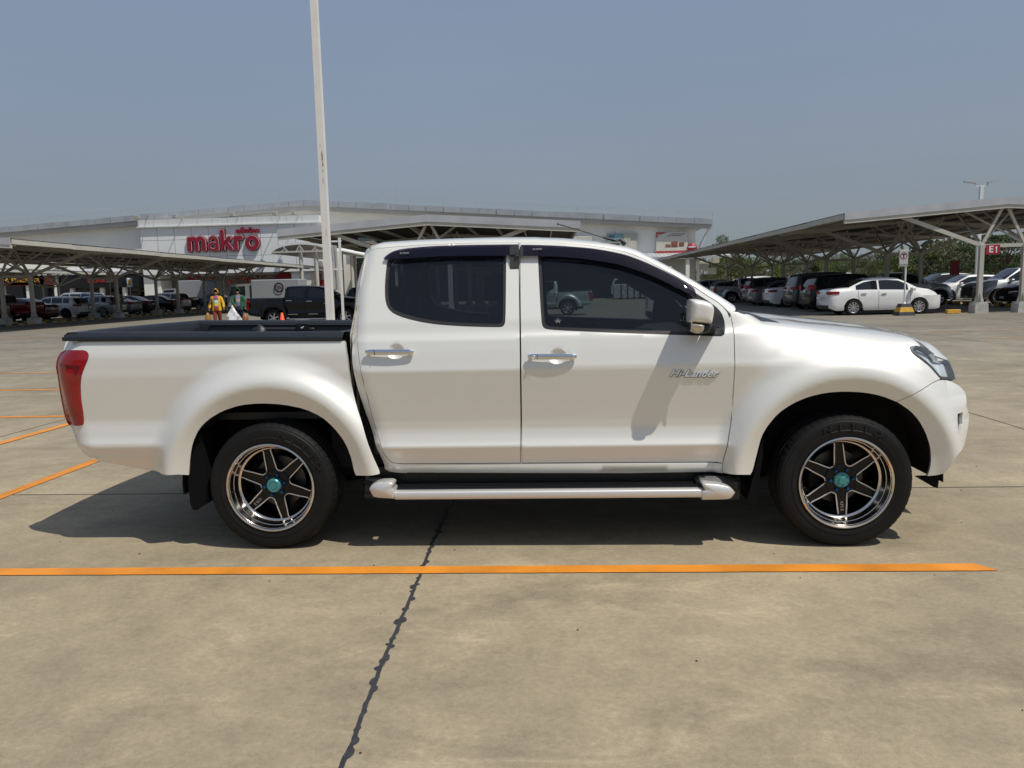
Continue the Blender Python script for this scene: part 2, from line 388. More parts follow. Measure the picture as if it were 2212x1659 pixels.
_cr = _cr[np.argsort(_cr[:, 2])]
WZ = .352; XR = (0., 3.095); RA = .474
CUPS = []; MODE = ['cab']
def Yside(x, z):
    door = gs(z, [.36, .405, .42, .435, .447, .456, .50, .555, .585, .615, .65, .70, .80, .90, .985, 1.0, 1.08, 1.15, 1.165, 1.19, 1.24, 1.62, 1.75], [.125, .104, .088, .082, .082, .087, .076, .052, .066, .074, .080, .077, .062, .046, .033, .038, .055, .073, .086, .096, .110, .262, .32], .0045)
    bed = gs(z, [.30, .40, .50, .585, .62, .72, .85, .98, 1.0, 1.09, 1.12, 1.2], [.15, .12, .088, .052, .066, .082, .072, .062, .064, .069, .078, .10], .013)
    zs_ = zsh(x)
    q = np.clip((z-(zs_-.26))/.26, 0, 1.2)
    fend = gs(z, [.30, .40, .50, .62, .75, .9, .985, 1.0], [.11, .095, .082, .075, .066, .050, .038, .042], .010)+.10*q**2.2
    xc = np.interp(z, _cr[:, 2], _cr[:, 0]); kb = (np.zeros_like(x)+1.) if MODE[0] == 'bed' else (x < -1.)*1.
    kf = np.clip((x-2.50)/.24, 0, 1); kf = kf*kf*(3-2*kf)
    y = door*(1-kb)*(1-kf)+bed*kb+fend*kf
    for xw in XR:
        dx = x-xw; rho = np.where(z > WZ, np.hypot(dx, z-WZ), np.hypot(dx, (z-WZ)*.25))-RA
        top = .012 if xw else .0
        bl = gs(rho, [-.1, 0, .082, .098, .14, .20, .6], [.045, .020, -.0125, -.013, -.006, .012, .03], .006)
        dst = np.hypot(dx, z-WZ)+1e-6; up_ = np.clip((z-WZ)/dst, 0, 1)
        we = .26+.06*up_ if xw else .25+.02*up_
        if xw: we = np.where(dx < 0, we-.07*(1-up_), we)
        q_ = np.clip((rho-.105)/(we-.105), 0, 1); wgt = 1-q_*q_*(3-2*q_)
        wgt = wgt*((kb > 0) if not xw else (x > 2.2))
        y = y*(1-wgt)+bl*wgt
    xn = xnose(z); u = np.clip((x-(xn-.40))/.40, 0, .992); y = y+.46*(1-np.sqrt(1-u**2.2))
    xt_ = xtail(z); u = np.clip(((xt_+.13)-x)/.13, 0, .98); y = y+.10*(1-np.sqrt(1-u**2))*kb
    hi_ = np.clip((z-1.0)/.3, .25, 1); u = np.clip(((xc+.10)-x)/.10, 0, .98); y = y+.13*hi_*(1-np.sqrt(1-u**2))*(1-kb)
    for cx, cz in CUPS:
        r = np.hypot((x-cx)/1.06, z-cz); y = y+.020*np.clip(1-(r/.044)**2.6, 0, 1)
    return y
def S(x, s):
    x = np.asarray(x, float); s = np.asarray(s, float); zs_ = zsh(x); ztp = zt(x)
    z = np.minimum(s, zs_); y = Yside(x, z); t = np.clip(s-zs_, 0, None)
    cabw = np.clip((XCW+.1-x)/.2, 0, 1); wy = .13*cabw+.40*(1-cabw); La = .15*cabw+.42*(1-cabw)
    u = np.clip(t/La, 0, 1)
    d0 = (Yside(x, zs_)-Yside(x, zs_-.01))/.01; dz = ztp-zs_
    P0y, P0z = Yside(x, zs_), zs_; hz = dz*.75
    P1y, P1z = P0y+d0*hz, P0z+hz; P2y, P2z = P0y+wy*.35, ztp-.012*1; P3y, P3z = P0y+wy, ztp
    P2z = np.maximum(P2z, P0z+hz*.9)
    b0, b1, b2, b3 = (1-u)**3, 3*u*(1-u)**2, 3*u*u*(1-u), u**3
    ya = P0y*b0+P1y*b1+P2y*b2+P3y*b3; za = P0z*b0+P1z*b1+P2z*b2+P3z*b3
    tt = np.clip(t-La, 0, None); yc_ = np.minimum(P3y+tt, YC); zc_ = ztp+.018*(1-((YC-yc_)/(YC-P3y+1e-6))**2)
    y = np.where(t > 0, np.where(t < La, ya, yc_), y); z = np.where(t > 0, np.where(t < La, za, zc_), z)
    return np.stack([x, y, z], -1)
def smax(x): # s at centre line
    x = np.asarray(x, float); cabw = np.clip((XCW+.1-x)/.2, 0, 1); wy = .13*cabw+.40*(1-cabw); La = .15*cabw+.42*(1-cabw)
    return zsh(x)+La+YC-(Yside(x, zsh(x))+wy)
def D2(pts, yoff=0.):
    # trace px onto the side surface (x,z)
    out = []
    for px, py in pts:
        y = .06
        for _ in range(25):
            P = onY(px, py, y+yoff); yn = float(Yside(np.array([P[0]]), np.array([min(P[2], float(zsh(P[0])))]))[0]); y = y*.5+yn*.5
        out.append((P[0], P[2]))
    return out
TR = thing('pickup_truck', 'large pearl white double cab pickup parked side-on in the foreground', 'pickup truck', (0, 0, 0))

# --- outlines
GAPX = .0035
bseam = D2(T('B', (1885, 130), (1888, 600), (1896, 1200), (1900, 1650))+T('E', (986, 200), (986, 396)))
rtop = D2(T('B', (1880, 121), (1500, 127), (1000, 147), (700, 171), (560, 188), (515, 198)))
rleft = D2(T('B', (485, 212), (462, 240), (436, 320), (412, 430), (394, 560), (384, 700), (378, 850), (376, 1000), (382, 1140), (400, 1280), (430, 1430), (465, 1570))+T('H', (165, 480), (205, 640), (255, 860), (303, 1020), (343, 1140), (362, 1190), (390, 1230), (430, 1262), (480, 1270)))
rbot = D2(T('E', (420, 399), (700, 398), (982, 396)))
def shiftx(p, d): return [(x+d, z) for x, z in p]
rdoor = [(rtop[0][0]-.004, rtop[0][1])]+rtop[1:]+rleft+rbot[:-1]+[(bseam[-1][0]-.005, rbot[-1][1])]+[(x-.004, z) for x, z in reversed(bseam)][1:-1]
ftop = D2(T('J', (8, 553), (300, 562), (600, 592), (800, 622), (1000, 668), (1200, 742), (1400, 852), (1600, 967), (1750, 1055), (1900, 1155), (2000, 1215), (2060, 1265), (2105, 1320), (2135, 1390)))
fright = D2(T('C', (1828, 760), (1846, 850), (1857, 950), (1860, 1100), (1857, 1300), (1843, 1550), (1832, 1650))+T('E', (2009, 50), (2007, 120), (1997, 210), (1982, 300), (1968, 360), (1955, 396)))
fdoor = [(bseam[0][0]+.004, ftop[0][1])]+ftop[1:]+fright+[(bseam[-1][0]+.005, rbot[-1][1])]+[(x+.004, z) for x, z in reversed(bseam)][1:-1]
rwin_o = D2(T('K', (345, 757), (327, 900), (317, 1050), (320, 1180), (345, 1275), (405, 1338), (520, 1387), (700, 1432), (900, 1463), (1200, 1482), (1560, 1491), (1608, 1482), (1630, 1440), (1635, 1300), (1640, 720), (1642, 615), (1200, 618), (800, 632), (600, 650), (480, 680), (390, 710)))
rwin_i = D2(T('K', (380, 770), (362, 900), (352, 1050), (355, 1175), (377, 1255), (425, 1305), (540, 1348), (720, 1393), (900, 1423), (1200, 1443), (1560, 1453), (1590, 1443), (1602, 1400), (1606, 1200), (1610, 720), (1612, 640), (1200, 642), (800, 656), (600, 675), (480, 705), (415, 735)))
fwin_o = D2(T('J', (48, 640), (50, 715), (62, 1000), (88, 1440), (106, 1492), (150, 1515), (400, 1530), (1000, 1556), (1700, 1577), (2045, 1589), (2078, 1570), (2090, 1520), (2082, 1420), (2050, 1330), (1990, 1265), (1900, 1200), (1780, 1125), (1600, 1010), (1400, 888), (1200, 782), (1000, 705), (800, 660), (600, 632), (300, 612)))
fwin_i = D2(T('J', (82, 650), (85, 715), (98, 1000), (120, 1410), (137, 1460), (180, 1483), (400, 1492), (1000, 1516), (1692, 1538), (1702, 1500), (1705, 1140), (1600, 1065), (1400, 930), (1200, 820), (1000, 738), (800, 690), (600, 660), (300, 638)))
rwin_o, rwin_i, fwin_o, fwin_i = [smooth_closed(smooth_closed(q, th=.15), th=.15) for q in (rwin_o, rwin_i, fwin_o, fwin_i)]
# --- doors
for reg_, cc in (('B', (732, 1152)), ('C', (322, 1118))): CUPS.append(D2(T(reg_, cc))[0])
def circ(c, r=.047): return [(c[0]+r*1.06*math.cos(a), c[1]+r*math.sin(a)) for a in np.linspace(0, 2*math.pi, 29)[:-1]]
def door(nm, outl, hole, cup):
    a, b = panel(nm, outl, S, PW, TR, holes=[hole, circ(cup)], grid=.020, flange=.028, far=nm)
    c, d = panel('handle_cup', circ(cup), S, PW, a, grid=.006, flange=0, far='handle_cup'); d.parent = b
    return a, b
RD, RDf = door('rear_door', rdoor, rwin_o, CUPS[0]); FD, FDf = door('front_door', fdoor, fwin_o, CUPS[1])
def Soff(k): return lambda x, s: S(x, s)+np.array([0, k, 0])
for (o, i, dn, df, gm) in ((rwin_o, rwin_i, RD, RDf, GTREAR), (fwin_o, fwin_i, FD, FDf, GTINT)):
    a, b = panel('window_seal', o, Soff(.006), SEAL, dn, holes=[i], grid=.03, flange=.02, far='window_seal'); b.parent = df
    a, b = panel('window_glass', i, Soff(.014), gm, dn, grid=.05, flange=0, far='window_glass'); b.parent = df
# black quarter plate ahead of the front glass (mirror mount)
qp = D2(T('J', (1712, 1150), (1712, 1578), (2045, 1586), (2076, 1568), (2087, 1520), (2080, 1420), (2048, 1333), (1985, 1268), (1900, 1205), (1790, 1135)))
a, b = panel('mirror_mount', qp, Soff(-.001), BLKP, FD, grid=.03, flange=.02, far='mirror_mount'); b.parent = FDf
# --- cab side frame and roof
capx0 = min(p[0] for p in rleft)
cabout = D2(T('H', (365, 1320), (400, 1342)))
cab_l = [(float(x)+.0, float(z)) for x, z in zip(_cr[:, 0], _cr[:, 2])][::-1]   # top to bottom
seam_in = [(p[0]-.0035, p[1]) for p in rleft[:-2]]
xs = np.linspace(cab_l[0][0]+.01, 2.64, 60)
sill_t = D2(T('H', (480, 1277))+T('E', (700, 403), (986, 402), (1500, 402), (1953, 402)))
sill_b = D2(T('E', (1950, 445), (1500, 446), (986, 445), (420, 443))+T('H', (560, 1356), (450, 1350)))
# frame: everything from cab rear edge round the door tops, as one sheet with door holes
roof_s = [(float(x), float(smax(x))) for x in np.linspace(.50, 2.60, 40)]
cab_poly = [(cab_l[0][0]+.02, zsh(cab_l[0][0]+.02)-.0)]+[(c[0]+.002, c[1]) for c in cab_l]+cabout+list(reversed(sill_b))+[(fright[-1][0]+.004, sill_b[0][1]+.0)]+[(p[0]+.0038, p[1]) for p in reversed(fright)]+[(p[0]+.003, p[1]+.0035) for p in reversed(ftop[-3:])]
cb = D2(T('J', (2150, 1345), (2205, 1268)))
cab_poly += [cb[0], (cb[1][0], cb[1][1]-.003), (2.60, float(smax(2.60)))]+[p for p in reversed(roof_s[:-1])]
cab_poly = [(float(a), float(b)) for a, b in cab_poly]
def grow(poly, d):
    q = np.array(poly); n = len(q); out = []; A = 0
    for i in range(n): A += q[i-1][0]*q[i][1]-q[i][0]*q[i-1][1]
    sg = 1 if A > 0 else -1
    for i in range(n):
        t = q[(i+1) % n]-q[i-1]; t = t/(np.linalg.norm(t)+1e-9); out.append((q[i][0]+sg*t[1]*d, q[i][1]-sg*t[0]*d))
    return out
# windscreen cut from the sheet, rest is body
wsc = [(1.78, 'm'), (2.50, 'm')]
def smx(x, k): return float(zsh(x))+k
ws = [(float(x), smx(x, .20)) for x in np.linspace(1.80, 2.50, 12)]+[(float(x), float(smax(x))-.005) for x in np.linspace(2.50, 1.80, 12)]
panel('cab_body', cab_poly, S, PW, TR, holes=[grow(rdoor, .004), grow(fdoor, .004), ws], grid=.04, flange=.025, far='cab_body')
panel('windscreen', grow(ws, .004), Soff(.004), GTINT, TR, grid=.08, flange=0, far='windscreen')
# --- door surrounds behind gaps, sills
mb = MB()
for sgn in (0, 1):
    f = (lambda y: y) if not sgn else (lambda y: 2*YC-y)
    for (xa, xb, za, zb) in ((.46, .60, .95, 1.60), (1.30, 1.46, .44, 1.64), (2.50, 2.60, .44, 1.15)):
        mb.box(xa, xb, min(f(.17), f(.34)), max(f(.17), f(.34)), .44, 1.15); mb.box(xa, xb, min(f(.31), f(.34)), max(f(.31), f(.34)), 1.15, zb)
mb.build('door_pillar', BLKM, TR)
for g in (lambda y: y, lambda y: 2*YC-y): MB().box(.30, .56, min(g(.19), g(.24)), max(g(.19), g(.24)), .42, 1.16).build('cab_gap_shade', BLKM, TR)  # black filler box added so the cab gap looks deep in shade
# --- bed side
MODE[0] = 'bed'
tl_in = T('F', (400, 424), (470, 438), (500, 490), (484, 560), (444, 650), (409, 740), (391, 850), (391, 950), (399, 1080), (419, 1200), (434, 1330), (429, 1397), (395, 1412), (243, 1409))
bed_top = D2(T('A', (210, 236), (800, 236), (1400, 235), (1850, 235))+T('H', (16, 203)))
bed_r = D2(T('H', (32, 330), (52, 480), (82, 620), (118, 770), (168, 920), (212, 1080), (267, 1220), (318, 1330), (322, 1362), (115, 1377)))
arch_r = D2(T('H', (98, 1340), (75, 1230), (38, 1130), (0, 1060))+T('A', (1930, 800), (1850, 730), (1740, 680), (1600, 651), (1450, 643), (1320, 655), (1200, 695), (1110, 750), (1050, 812), (1010, 900), (992, 1000), (985, 1112)))
bed_b = D2(T('A', (890, 1108), (740, 1086), (600, 1060), (450, 1030), (345, 1003), (300, 973), (268, 930), (243, 870), (218, 800)))
bed_l = D2(T('F', (167, 422), (185, 350), (207, 303)))
bed = bed_top+bed_r+arch_r+bed_b+D2(list(reversed(tl_in)))+bed_l
bed = smooth_closed(bed)
panel('bed_side', bed, S, PW, TR, grid=.018, flange=.03, far='bed_side')
tlo = T('F', (200, 425), (400, 427), (466, 441), (495, 490), (479, 560), (439, 650), (404, 740), (386, 850), (386, 950), (394, 1080), (414, 1200), (429, 1330), (424, 1393), (395, 1407), (244, 1404), (218, 1365), (188, 1280), (155, 1130), (124, 950), (98, 770), (75, 650), (86, 560), (112, 495), (140, 455))
tlp = D2(tlo); a, b = panel('tail_light', tlp, Soff(-.006), REDL, TR, grid=.03, flange=.03, far='tail_light')
for oo in (a, b): oo['label'] = 'red tail light'
hk = smooth_closed(D2(T('F', (105, 610), (395, 628), (330, 765), (310, 750), (345, 660), (110, 640))))
p1, p2 = panel('lamp_divider', hk, Soff(-.009), REDD, a, grid=.03, flange=0, far='lamp_divider'); p2.parent = b
MODE[0] = 'cab'
# tailgate across
tgx = [(z, float(xtail(z))+.02) for z in (.48, .6, .75, .9, 1.02, 1.12, 1.17)]
mb = MB(); V = []; F = []; ys = np.linspace(.20, 2*YC-.20, 9)
for z, x in tgx:
    for y in ys: V.append((x-.06*(1-((y-YC)/.72)**2)*.4, y, z))
n = len(ys)
for i in range(len(tgx)-1):
    for j in range(n-1): F.append((i*n+j, (i+1)*n+j, (i+1)*n+j+1, i*n+j+1))
tg = mesh_obj('tailgate', V, F, PW, TR, smooth=True)
MB().box(-1.30, -1.22, YC-.13, YC+.13, .92, .97, .01).build('handle', CHR, tg)
MB().box(-1.16, -1.05, .35, 2*YC-.35, .50, .58, .02).build('rear_bumper', BLKP, TR)
# --- fender
arch_f = D2(T('D', (165, 1136), (180, 1110), (207, 1000), (233, 900), (272, 832), (340, 752), (430, 692), (530, 650), (640, 625), (760, 618), (880, 625), (980, 645), (1074, 682)))
bs_f = D2(T('G', (75, 712), (240, 637), (340, 577), (420, 527), (473, 505)))
hl_o = T('G', (480, 503), (438, 455), (388, 397), (318, 338), (238, 283), (203, 243), (193, 207), (205, 190), (240, 178), (300, 176))
fl = D2(T('C', (1822, 722), (1836, 770), (1852, 850), (1864, 950), (1867, 1100), (1863, 1300), (1849, 1550), (1838, 1650))+T('E', (2014, 50), (2012, 120), (2002, 210), (1988, 300), (1973, 360), (1962, 402), (1961, 443), (2030, 452)))
ftopx = [(float(x), float(zsh(x))+.17) for x in np.linspace(3.50, 2.66, 14)]
ftopx = [(x, min(z, float(zsh(x))+.17)) for x, z in ftopx]
fe = fl+arch_f+bs_f+D2(hl_o)
fe += ftopx+[(2.60, float(zsh(2.60))+.07), (2.545, float(zsh(2.545))+.02)]
fend = smooth_closed(fe)
panel('front_fender', fend, S, PW, TR, grid=.018, flange=.03, far='front_fender')
# --- hood
XTIP = float(_ns[-1, 0])-.015
hx = np.linspace(2.80, 3.50, 15)
hood = [(float(x), float(zsh(x))+.174) for x in hx]+[(3.53, float(zsh(3.53))+.13), (3.56, float(zsh(3.56))+.07), (3.59, float(zsh(3.59))+.022)]+[(float(x), float(zsh(x))+.008) for x in np.linspace(3.63, XTIP, 5)]+[(XTIP, float(smax(XTIP)))]+[(float(x), float(smax(x))) for x in np.linspace(XTIP-.04, 2.74, 14)]
panel('hood', hood, S, PW, TR, grid=.04, flange=.02, far='hood')
cw = [(2.61, float(zsh(2.61))+.09), (2.65, float(zsh(2.65))+.175), (2.80, float(zsh(2.80))+.176), (2.735, float(smax(2.735))), (2.56, float(smax(2.56))), (2.56, float(zsh(2.56))+.03)]
panel('cowl_grille', cw, lambda x, s: S(x, s)+np.array([0, 0, -.02]), BLKP, TR, grid=.05, flange=0, far='cowl_grille')
wp = MB(); wp.tube([(2.66, .42, 1.17), (2.62, .8, 1.21), (2.60, 1.2, 1.22)], .008, 6); wp.build('wiper', BLKP, TR)
# --- headlight
hlp = D2(T('G', (482, 500), (442, 453), (392, 394), (322, 334), (243, 280), (208, 241), (199, 207), (209, 195), (242, 183), (298, 181), (360, 193), (420, 222), (478, 262), (518, 294), (552, 330), (580, 380), (605, 440), (618, 500), (600, 512), (540, 506)))
hlp = smooth_closed(hlp)
a, b = panel('headlight', hlp, Soff(-.002), GLAMP, TR, grid=.03, flange=0, far='headlight')
def inner(k): return lambda x, s: S(x, s)+np.array([-.02, k, 0])
for pr, sd in ((a, 0), (b, 1)): pass
i1, i2 = panel('reflector', grow(hlp, -.008), inner(.035), LAMPI, a, grid=.03, flange=0, far='reflector'); i2.parent = b
i1, i2 = panel('lamp_rim', hlp, Soff(-.001), SEAL, a, holes=[grow(hlp, -.012)], grid=.03, flange=.03, far='lamp_rim'); i2.parent = b
# --- bumper
bu = T('G', (78, 717), (242, 643), (342, 583), (422, 533), (476, 511), (560, 517), (640, 556), (695, 603), (716, 642), (724, 700), (720, 760), (738, 800), (749, 850), (744, 900), (731, 1000), (708, 1110), (683, 1160), (638, 1210), (600, 1270), (568, 1330), (510, 1386), (440, 1402), (360, 1408))
ba = T('G', (385, 1340), (397, 1250), (387, 1130), (342, 1000), (282, 890), (202, 800))
bp = smooth_closed(D2(bu+ba))
slot = D2(T('G', (642, 828), (690, 812), (686, 920), (662, 1008), (644, 1024)))
panel('front_bumper', bp, S, PW, TR, holes=[slot], grid=.018, flange=.03, far='front_bumper')
panel('fog_lamp', grow(slot, .004), Soff(.02), mat('fog trim', (.16, .15, .17), .22, metal=.8, var=.6, vscale=30), TR, grid=.03, flange=0, far='fog_lamp')
# front face between the corners
V = []; F = []; zz = np.linspace(.43, .97, 16); ys = np.linspace(.47, 2*YC-.47, 9)
for z in zz:
    for y in ys: V.append((float(xnose(z))-.028+.022*(1-((y-YC)/.43)**2), y, z))
n = len(ys); lo = []; hi = []
for i in range(15):
    for j in range(n-1): (hi if zz[i] > .72 else lo).append((i*n+j, i*n+j+1, (i+1)*n+j+1, (i+1)*n+j))
mesh_obj('front_bumper_centre', V, lo, PW, TR, smooth=True); gr = mesh_obj('grille', V, hi, CHR, TR, smooth=True)
for z in (.78, .85, .92): MB().box(float(xnose(z))-.02, float(xnose(z))-.002, .70, 2*YC-.70, z-.025, z+.012, .005).build('grille_slot', BLKM, gr)
# --- wheel wells, underbody
mb = MB()
for xw in XR:
    pr = [(xw+.52*math.cos(t), WZ+.50*math.sin(t)) for t in np.linspace(-.03, math.pi+.10, 24)]
    V = []; F = []
    for x, z in pr: V += [(x, .05, z), (x, .46, z)]
    for i in range(len(pr)-1): F.append((2*i, 2*i+1, 2*i+3, 2*i+2))
    mb.add(V, F); mb.add([(v[0], 2*YC-v[1], v[2]) for v in V], F)
    mb.box(xw-.50, xw+.50, .42, .46, .34, .9); mb.box(xw-.50, xw+.50, 2*YC-.46, 2*YC-.42, .34, .9)
mb.build('wheel_well', BLKM, TR, recalc=False)
mb = MB(); mb.box(-.80, .52, .47, 2*YC-.47, .42, .62); mb.box(.50, 2.55, .20, 2*YC-.20, .31, .47); mb.box(-.78, 3.6, .55, .65, .30, .44); mb.box(-.78, 3.6, 2*YC-.65, 2*YC-.55, .30, .44)
mb.box(2.6, 3.70, .48, 2*YC-.48, .33, 1.0); mb.tube([(0, .4, WZ), (0, 1.4, WZ)], .05, 10); mb.lathe([(0, -.12), (.12, -.08), (.15, 0), (.12, .08), (0, .12)], 16, (0, YC, WZ)); mb.tube([(3.095, .3, WZ-.05), (3.095, 1.5, WZ-.05)], .035, 8)
mb.build('chassis', BLKM, TR)
mb = MB()
P = [tuple(onY(a_, b_, .07)[[0, 2]]) for a_, b_ in T('G', (232, 1405), (455, 1397), (440, 1515), (395, 1500))]; mb.prism(P, .05, .07); mb.build('front_valance', FLAP, TR)
# mud flaps
for pts, nm in ((T('A', (983, 1112), (1000, 950), (1040, 860), (1075, 830), (1125, 1285), (1048, 1335), (1020, 1335), (1003, 1300)), 'mud_flap'), (T('D', (238, 905), (222, 960), (180, 1140), (140, 1290), (190, 1340), (205, 1250), (240, 1000)), 'mud_flap')):
    P = [onY(a, b, .06)[[0, 2]] for a, b in pts]; MB().prism(P, .045, .30).build(nm, FLAP, TR); MB().prism(P, 2*YC-.30, 2*YC-.045).build(nm, FLAP, TR)
P = [onY(a, b, .045)[[0, 2]] for a, b in T('E', (198, 478), (300, 470), (420, 461), (420, 500), (400, 560), (215, 562), (205, 540))]
# --- rails and liner
def zrail(px, py, y): return onY(px, py, y)[2]
zr1 = 1.178; zr2 = 1.225; xL = float(onY(*T('A', (188, 210))[0], .12)[0]); xRr = .425
def rail(y0, y1, name):
    prof = [(y0, zr1-.002), (y0-.006, zr1+.02), (y0+.004, zr2-.02), (y0+.025, zr2-.003), (y0+.05, zr2), (y1-.03, zr2-.002), (y1-.008, zr2-.012), (y1, zr2-.03), (y1, .80)]
    if y0 > YC: pass
    V = []; F = []; xs_ = [xL, xL+.01, xL+.03, xL+.1]+list(np.linspace(xL+.2, xRr, 8)); n = len(prof)
    for k, x in enumerate(xs_):
        sh = [.030, .008, .0, 0][k] if k < 4 else 0
        for (y, z) in prof:
            yy = y; V.append((x, yy, z-sh if z > zr1+.021 else z))
    for i in range(len(xs_)-1):
        for j in range(n-1): F.append((i*n+j, (i+1)*n+j, (i+1)*n+j+1, i*n+j+1))
    F.append(tuple(range(n-1))); return V, F
Vr, Fr = rail(.078, .21, 'n'); LN = mesh_obj('bed_liner', Vr, [tuple(f) for f in Fr], BLKG, TR, smooth=False)
mb = MB(); mb.add(Vr, Fr, True); mb.add([(v[0], 2*YC-v[1], v[2]) for v in Vr], [tuple(reversed(f)) for f in Fr], True)
mb.box(xL+.02, .44, .21, 2*YC-.21, .70, .74); mb.box(.36, .44, .20, 2*YC-.20, .72, zr2-.004, .01)
# tailgate cap
V = []; F = []
for y in np.linspace(.10, 2*YC-.10, 7):
    bx = xL-.045*(1-((y-YC)/.8)**2)
    V += [(bx-.0, y, zr1), (bx-.004, y, zr2-.02), (bx+.02, y, zr2-.002), (bx+.07, y, zr2-.002), (bx+.085, y, zr2-.02), (bx+.085, y, .75)]
for i in range(6):
    for j in range(5): F.append((i*6+j, (i+1)*6+j, (i+1)*6+j+1, i*6+j+1))
mb.add(V, F, True)
for xx in (-.62, .42-.0):   # bulges inside the far wall
    mb.tube([(xx-.0, 2*YC-.21, .72), (xx, 2*YC-.21, 1.10), (xx, 2*YC-.215, 1.165), (xx, 2*YC-.20, 1.19)], [.075, .072, .06, .03], 14)
for z in (1.14, 1.185): mb.box(xL+.15, .40, 2*YC-.225, 2*YC-.20, z, z+.012, .004)
mb.box(-.60, -.20, 2*YC-.24, 2*YC-.20, .75, 1.175, .012)
bpy.data.objects.remove(LN)
mb.V = [(v[0], v[1], v[2]-(.030*(v[0]+1.14)/1.56 if v[2] > 1.0 else 0)) for v in mb.V]
LN = mb.build('bed_liner', BLKG, TR)
mb = MB(); mb.box(-.335, -.235, 2*YC-.252, 2*YC-.235, 1.10, 1.19, .006); mb.build('tie_down', BLKP, LN)
MB().lathe([(0, 0), (.012, 0), (.012, .012), (0, .012)], 12, (-.285, 2*YC-.262, 1.152)).build('tie_down_bolt', CHR, LN)
# cab back wall & rear glass
W2 = 2*YC; V = [(.440, .10, .50), (.440, W2-.10, .50), (.455, W2-.12, 1.18), (.455, .12, 1.18), (.455, .36, 1.18), (.455, W2-.36, 1.18), (.520, .40, 1.59), (.520, W2-.40, 1.59), (.520, .26, 1.59), (.520, W2-.26, 1.59), (.545, .32, 1.665), (.545, W2-.32, 1.665)]
V += [(x+.03, y, z) for x, y, z in V]; F = [(0, 1, 2, 5, 4, 3), (3, 4, 6, 8), (5, 2, 9, 7), (8, 6, 7, 9, 11, 10)]; F += [tuple(i+12 for i in f[::-1]) for f in F]
mesh_obj('cab_back_wall', V, F, PW, TR)
mesh_obj('back_glass', [(.470, .34, 1.17), (.470, 2*YC-.34, 1.17), (.535, 2*YC-.37, 1.60), (.535, .37, 1.60)], [(0, 1, 2, 3)], GTREAR, TR)
# spoiler on cab roof and aerial
P = [onY(a, b, .5)[[0, 2]] for a, b in T('K', (95, 538), (130, 531), (190, 536), (300, 556), (240, 566), (150, 574), (108, 566))]
MB().prism(P, .34, 2*YC-.34).build('roof_spoiler', mat('blue grey plastic', (.05, .075, .085), .3, coat=.5), TR)
a0 = [onY(a, b, .38) for a, b in T('J', (258, 362), (760, 510), (930, 556), (1000, 592))]
mb = MB(); mb.tube([a0[0], a0[0]*.97+a0[1]*.03], .006, 8); mb.tube([a0[0], a0[1]], .0035, 6); mb.tube([a0[1], a0[2]], [.006, .010], 8); mb.tube([a0[2], onY(*T('J', (960, 548))[0], .38), a0[3]], [.012, .016, .010], 8); mb.build('aerial', BLKP, TR)
# --- interior
mb = MB(); mb.box(.60, 1.50, .22, 2*YC-.22, .46, .52); mb.box(.55, 2.55, .26, 2*YC-.26, .46, .50)
for y0 in (.30, 1.02):
    mb.box(1.38, 1.90, y0, y0+.48, .62, .80, .05); mb.prism([(1.40, .70), (1.56, .78), (1.33, 1.32), (1.20, 1.30)], y0, y0+.46); mb.box(1.19, 1.28, y0+.12, y0+.34, 1.34, 1.50, .03)
mb.box(.62, 1.10, .30, 1.50, .62, .80, .04); mb.prism([(.56, .70), (.72, .78), (.66, 1.20), (.56, 1.22)], .30, 1.50)
for y0 in (.45, 1.13): mb.box(.57, .65, y0, y0+.22, 1.23, 1.38, .02)
mb.build('seats', INT, TR)
mb = MB(); mb.prism([(2.05, .70), (2.08, 1.02), (2.20, 1.13), (2.50, 1.15), (2.50, .70)], .20, 2*YC-.20); mb.box(2.06, 2.14, .36, .74, 1.08, 1.16, .02); mb.build('dashboard', INTD, TR)
mb = MB(); sc = Vector((1.93, .55, 1.03)); ax = Vector((.80, 0, .55)).normalized(); u = Vector((0, 1, 0)); v = ax.cross(u)
mb.tube([sc+(u*math.cos(t)+v*math.sin(t))*.19 for t in np.linspace(0, 2*math.pi, 33)], .016, 8, cap=False)
mb.beam(sc-u*.18, sc+u*.18, .05, .02, ax[:]); mb.beam(sc, sc+ax*.2, .05, .05); mb.build('steering_wheel', INTD, TR)
mb = MB(); mb.box(.60, 1.95, .34, 2*YC-.34, 1.645, 1.655); mb.box(2.02, 2.06, YC-.12, YC+.12, 1.50, 1.56, .01); mb.build('headliner', mat('headliner', (.25, .25, .24), .9), TR)
mb = MB()
for f in (lambda y: y, lambda y: 2*YC-y):
    for (xa, xb) in ((.55, 1.32), (1.40, 2.50)):
        y0, y1 = sorted((f(.145), f(.20))); mb.box(xa, xb, y0, y1, .50, 1.155, .01)
mb.build('door_trim', INTD, TR)
mb = MB()
for y in (.30, 2*YC-.30): mb.beam((1.85, y+(.03 if y < YC else -.03), 1.60), (2.50, y-(.08 if y < YC else -.08), 1.20), .05, .06)
for y in (.26, 2*YC-.26): mb.beam((1.36, y, 1.16), (1.36, y+(.04 if y < YC else -.04), 1.64), .05, .14)
mb.build('pillar_trim', INTD, TR)
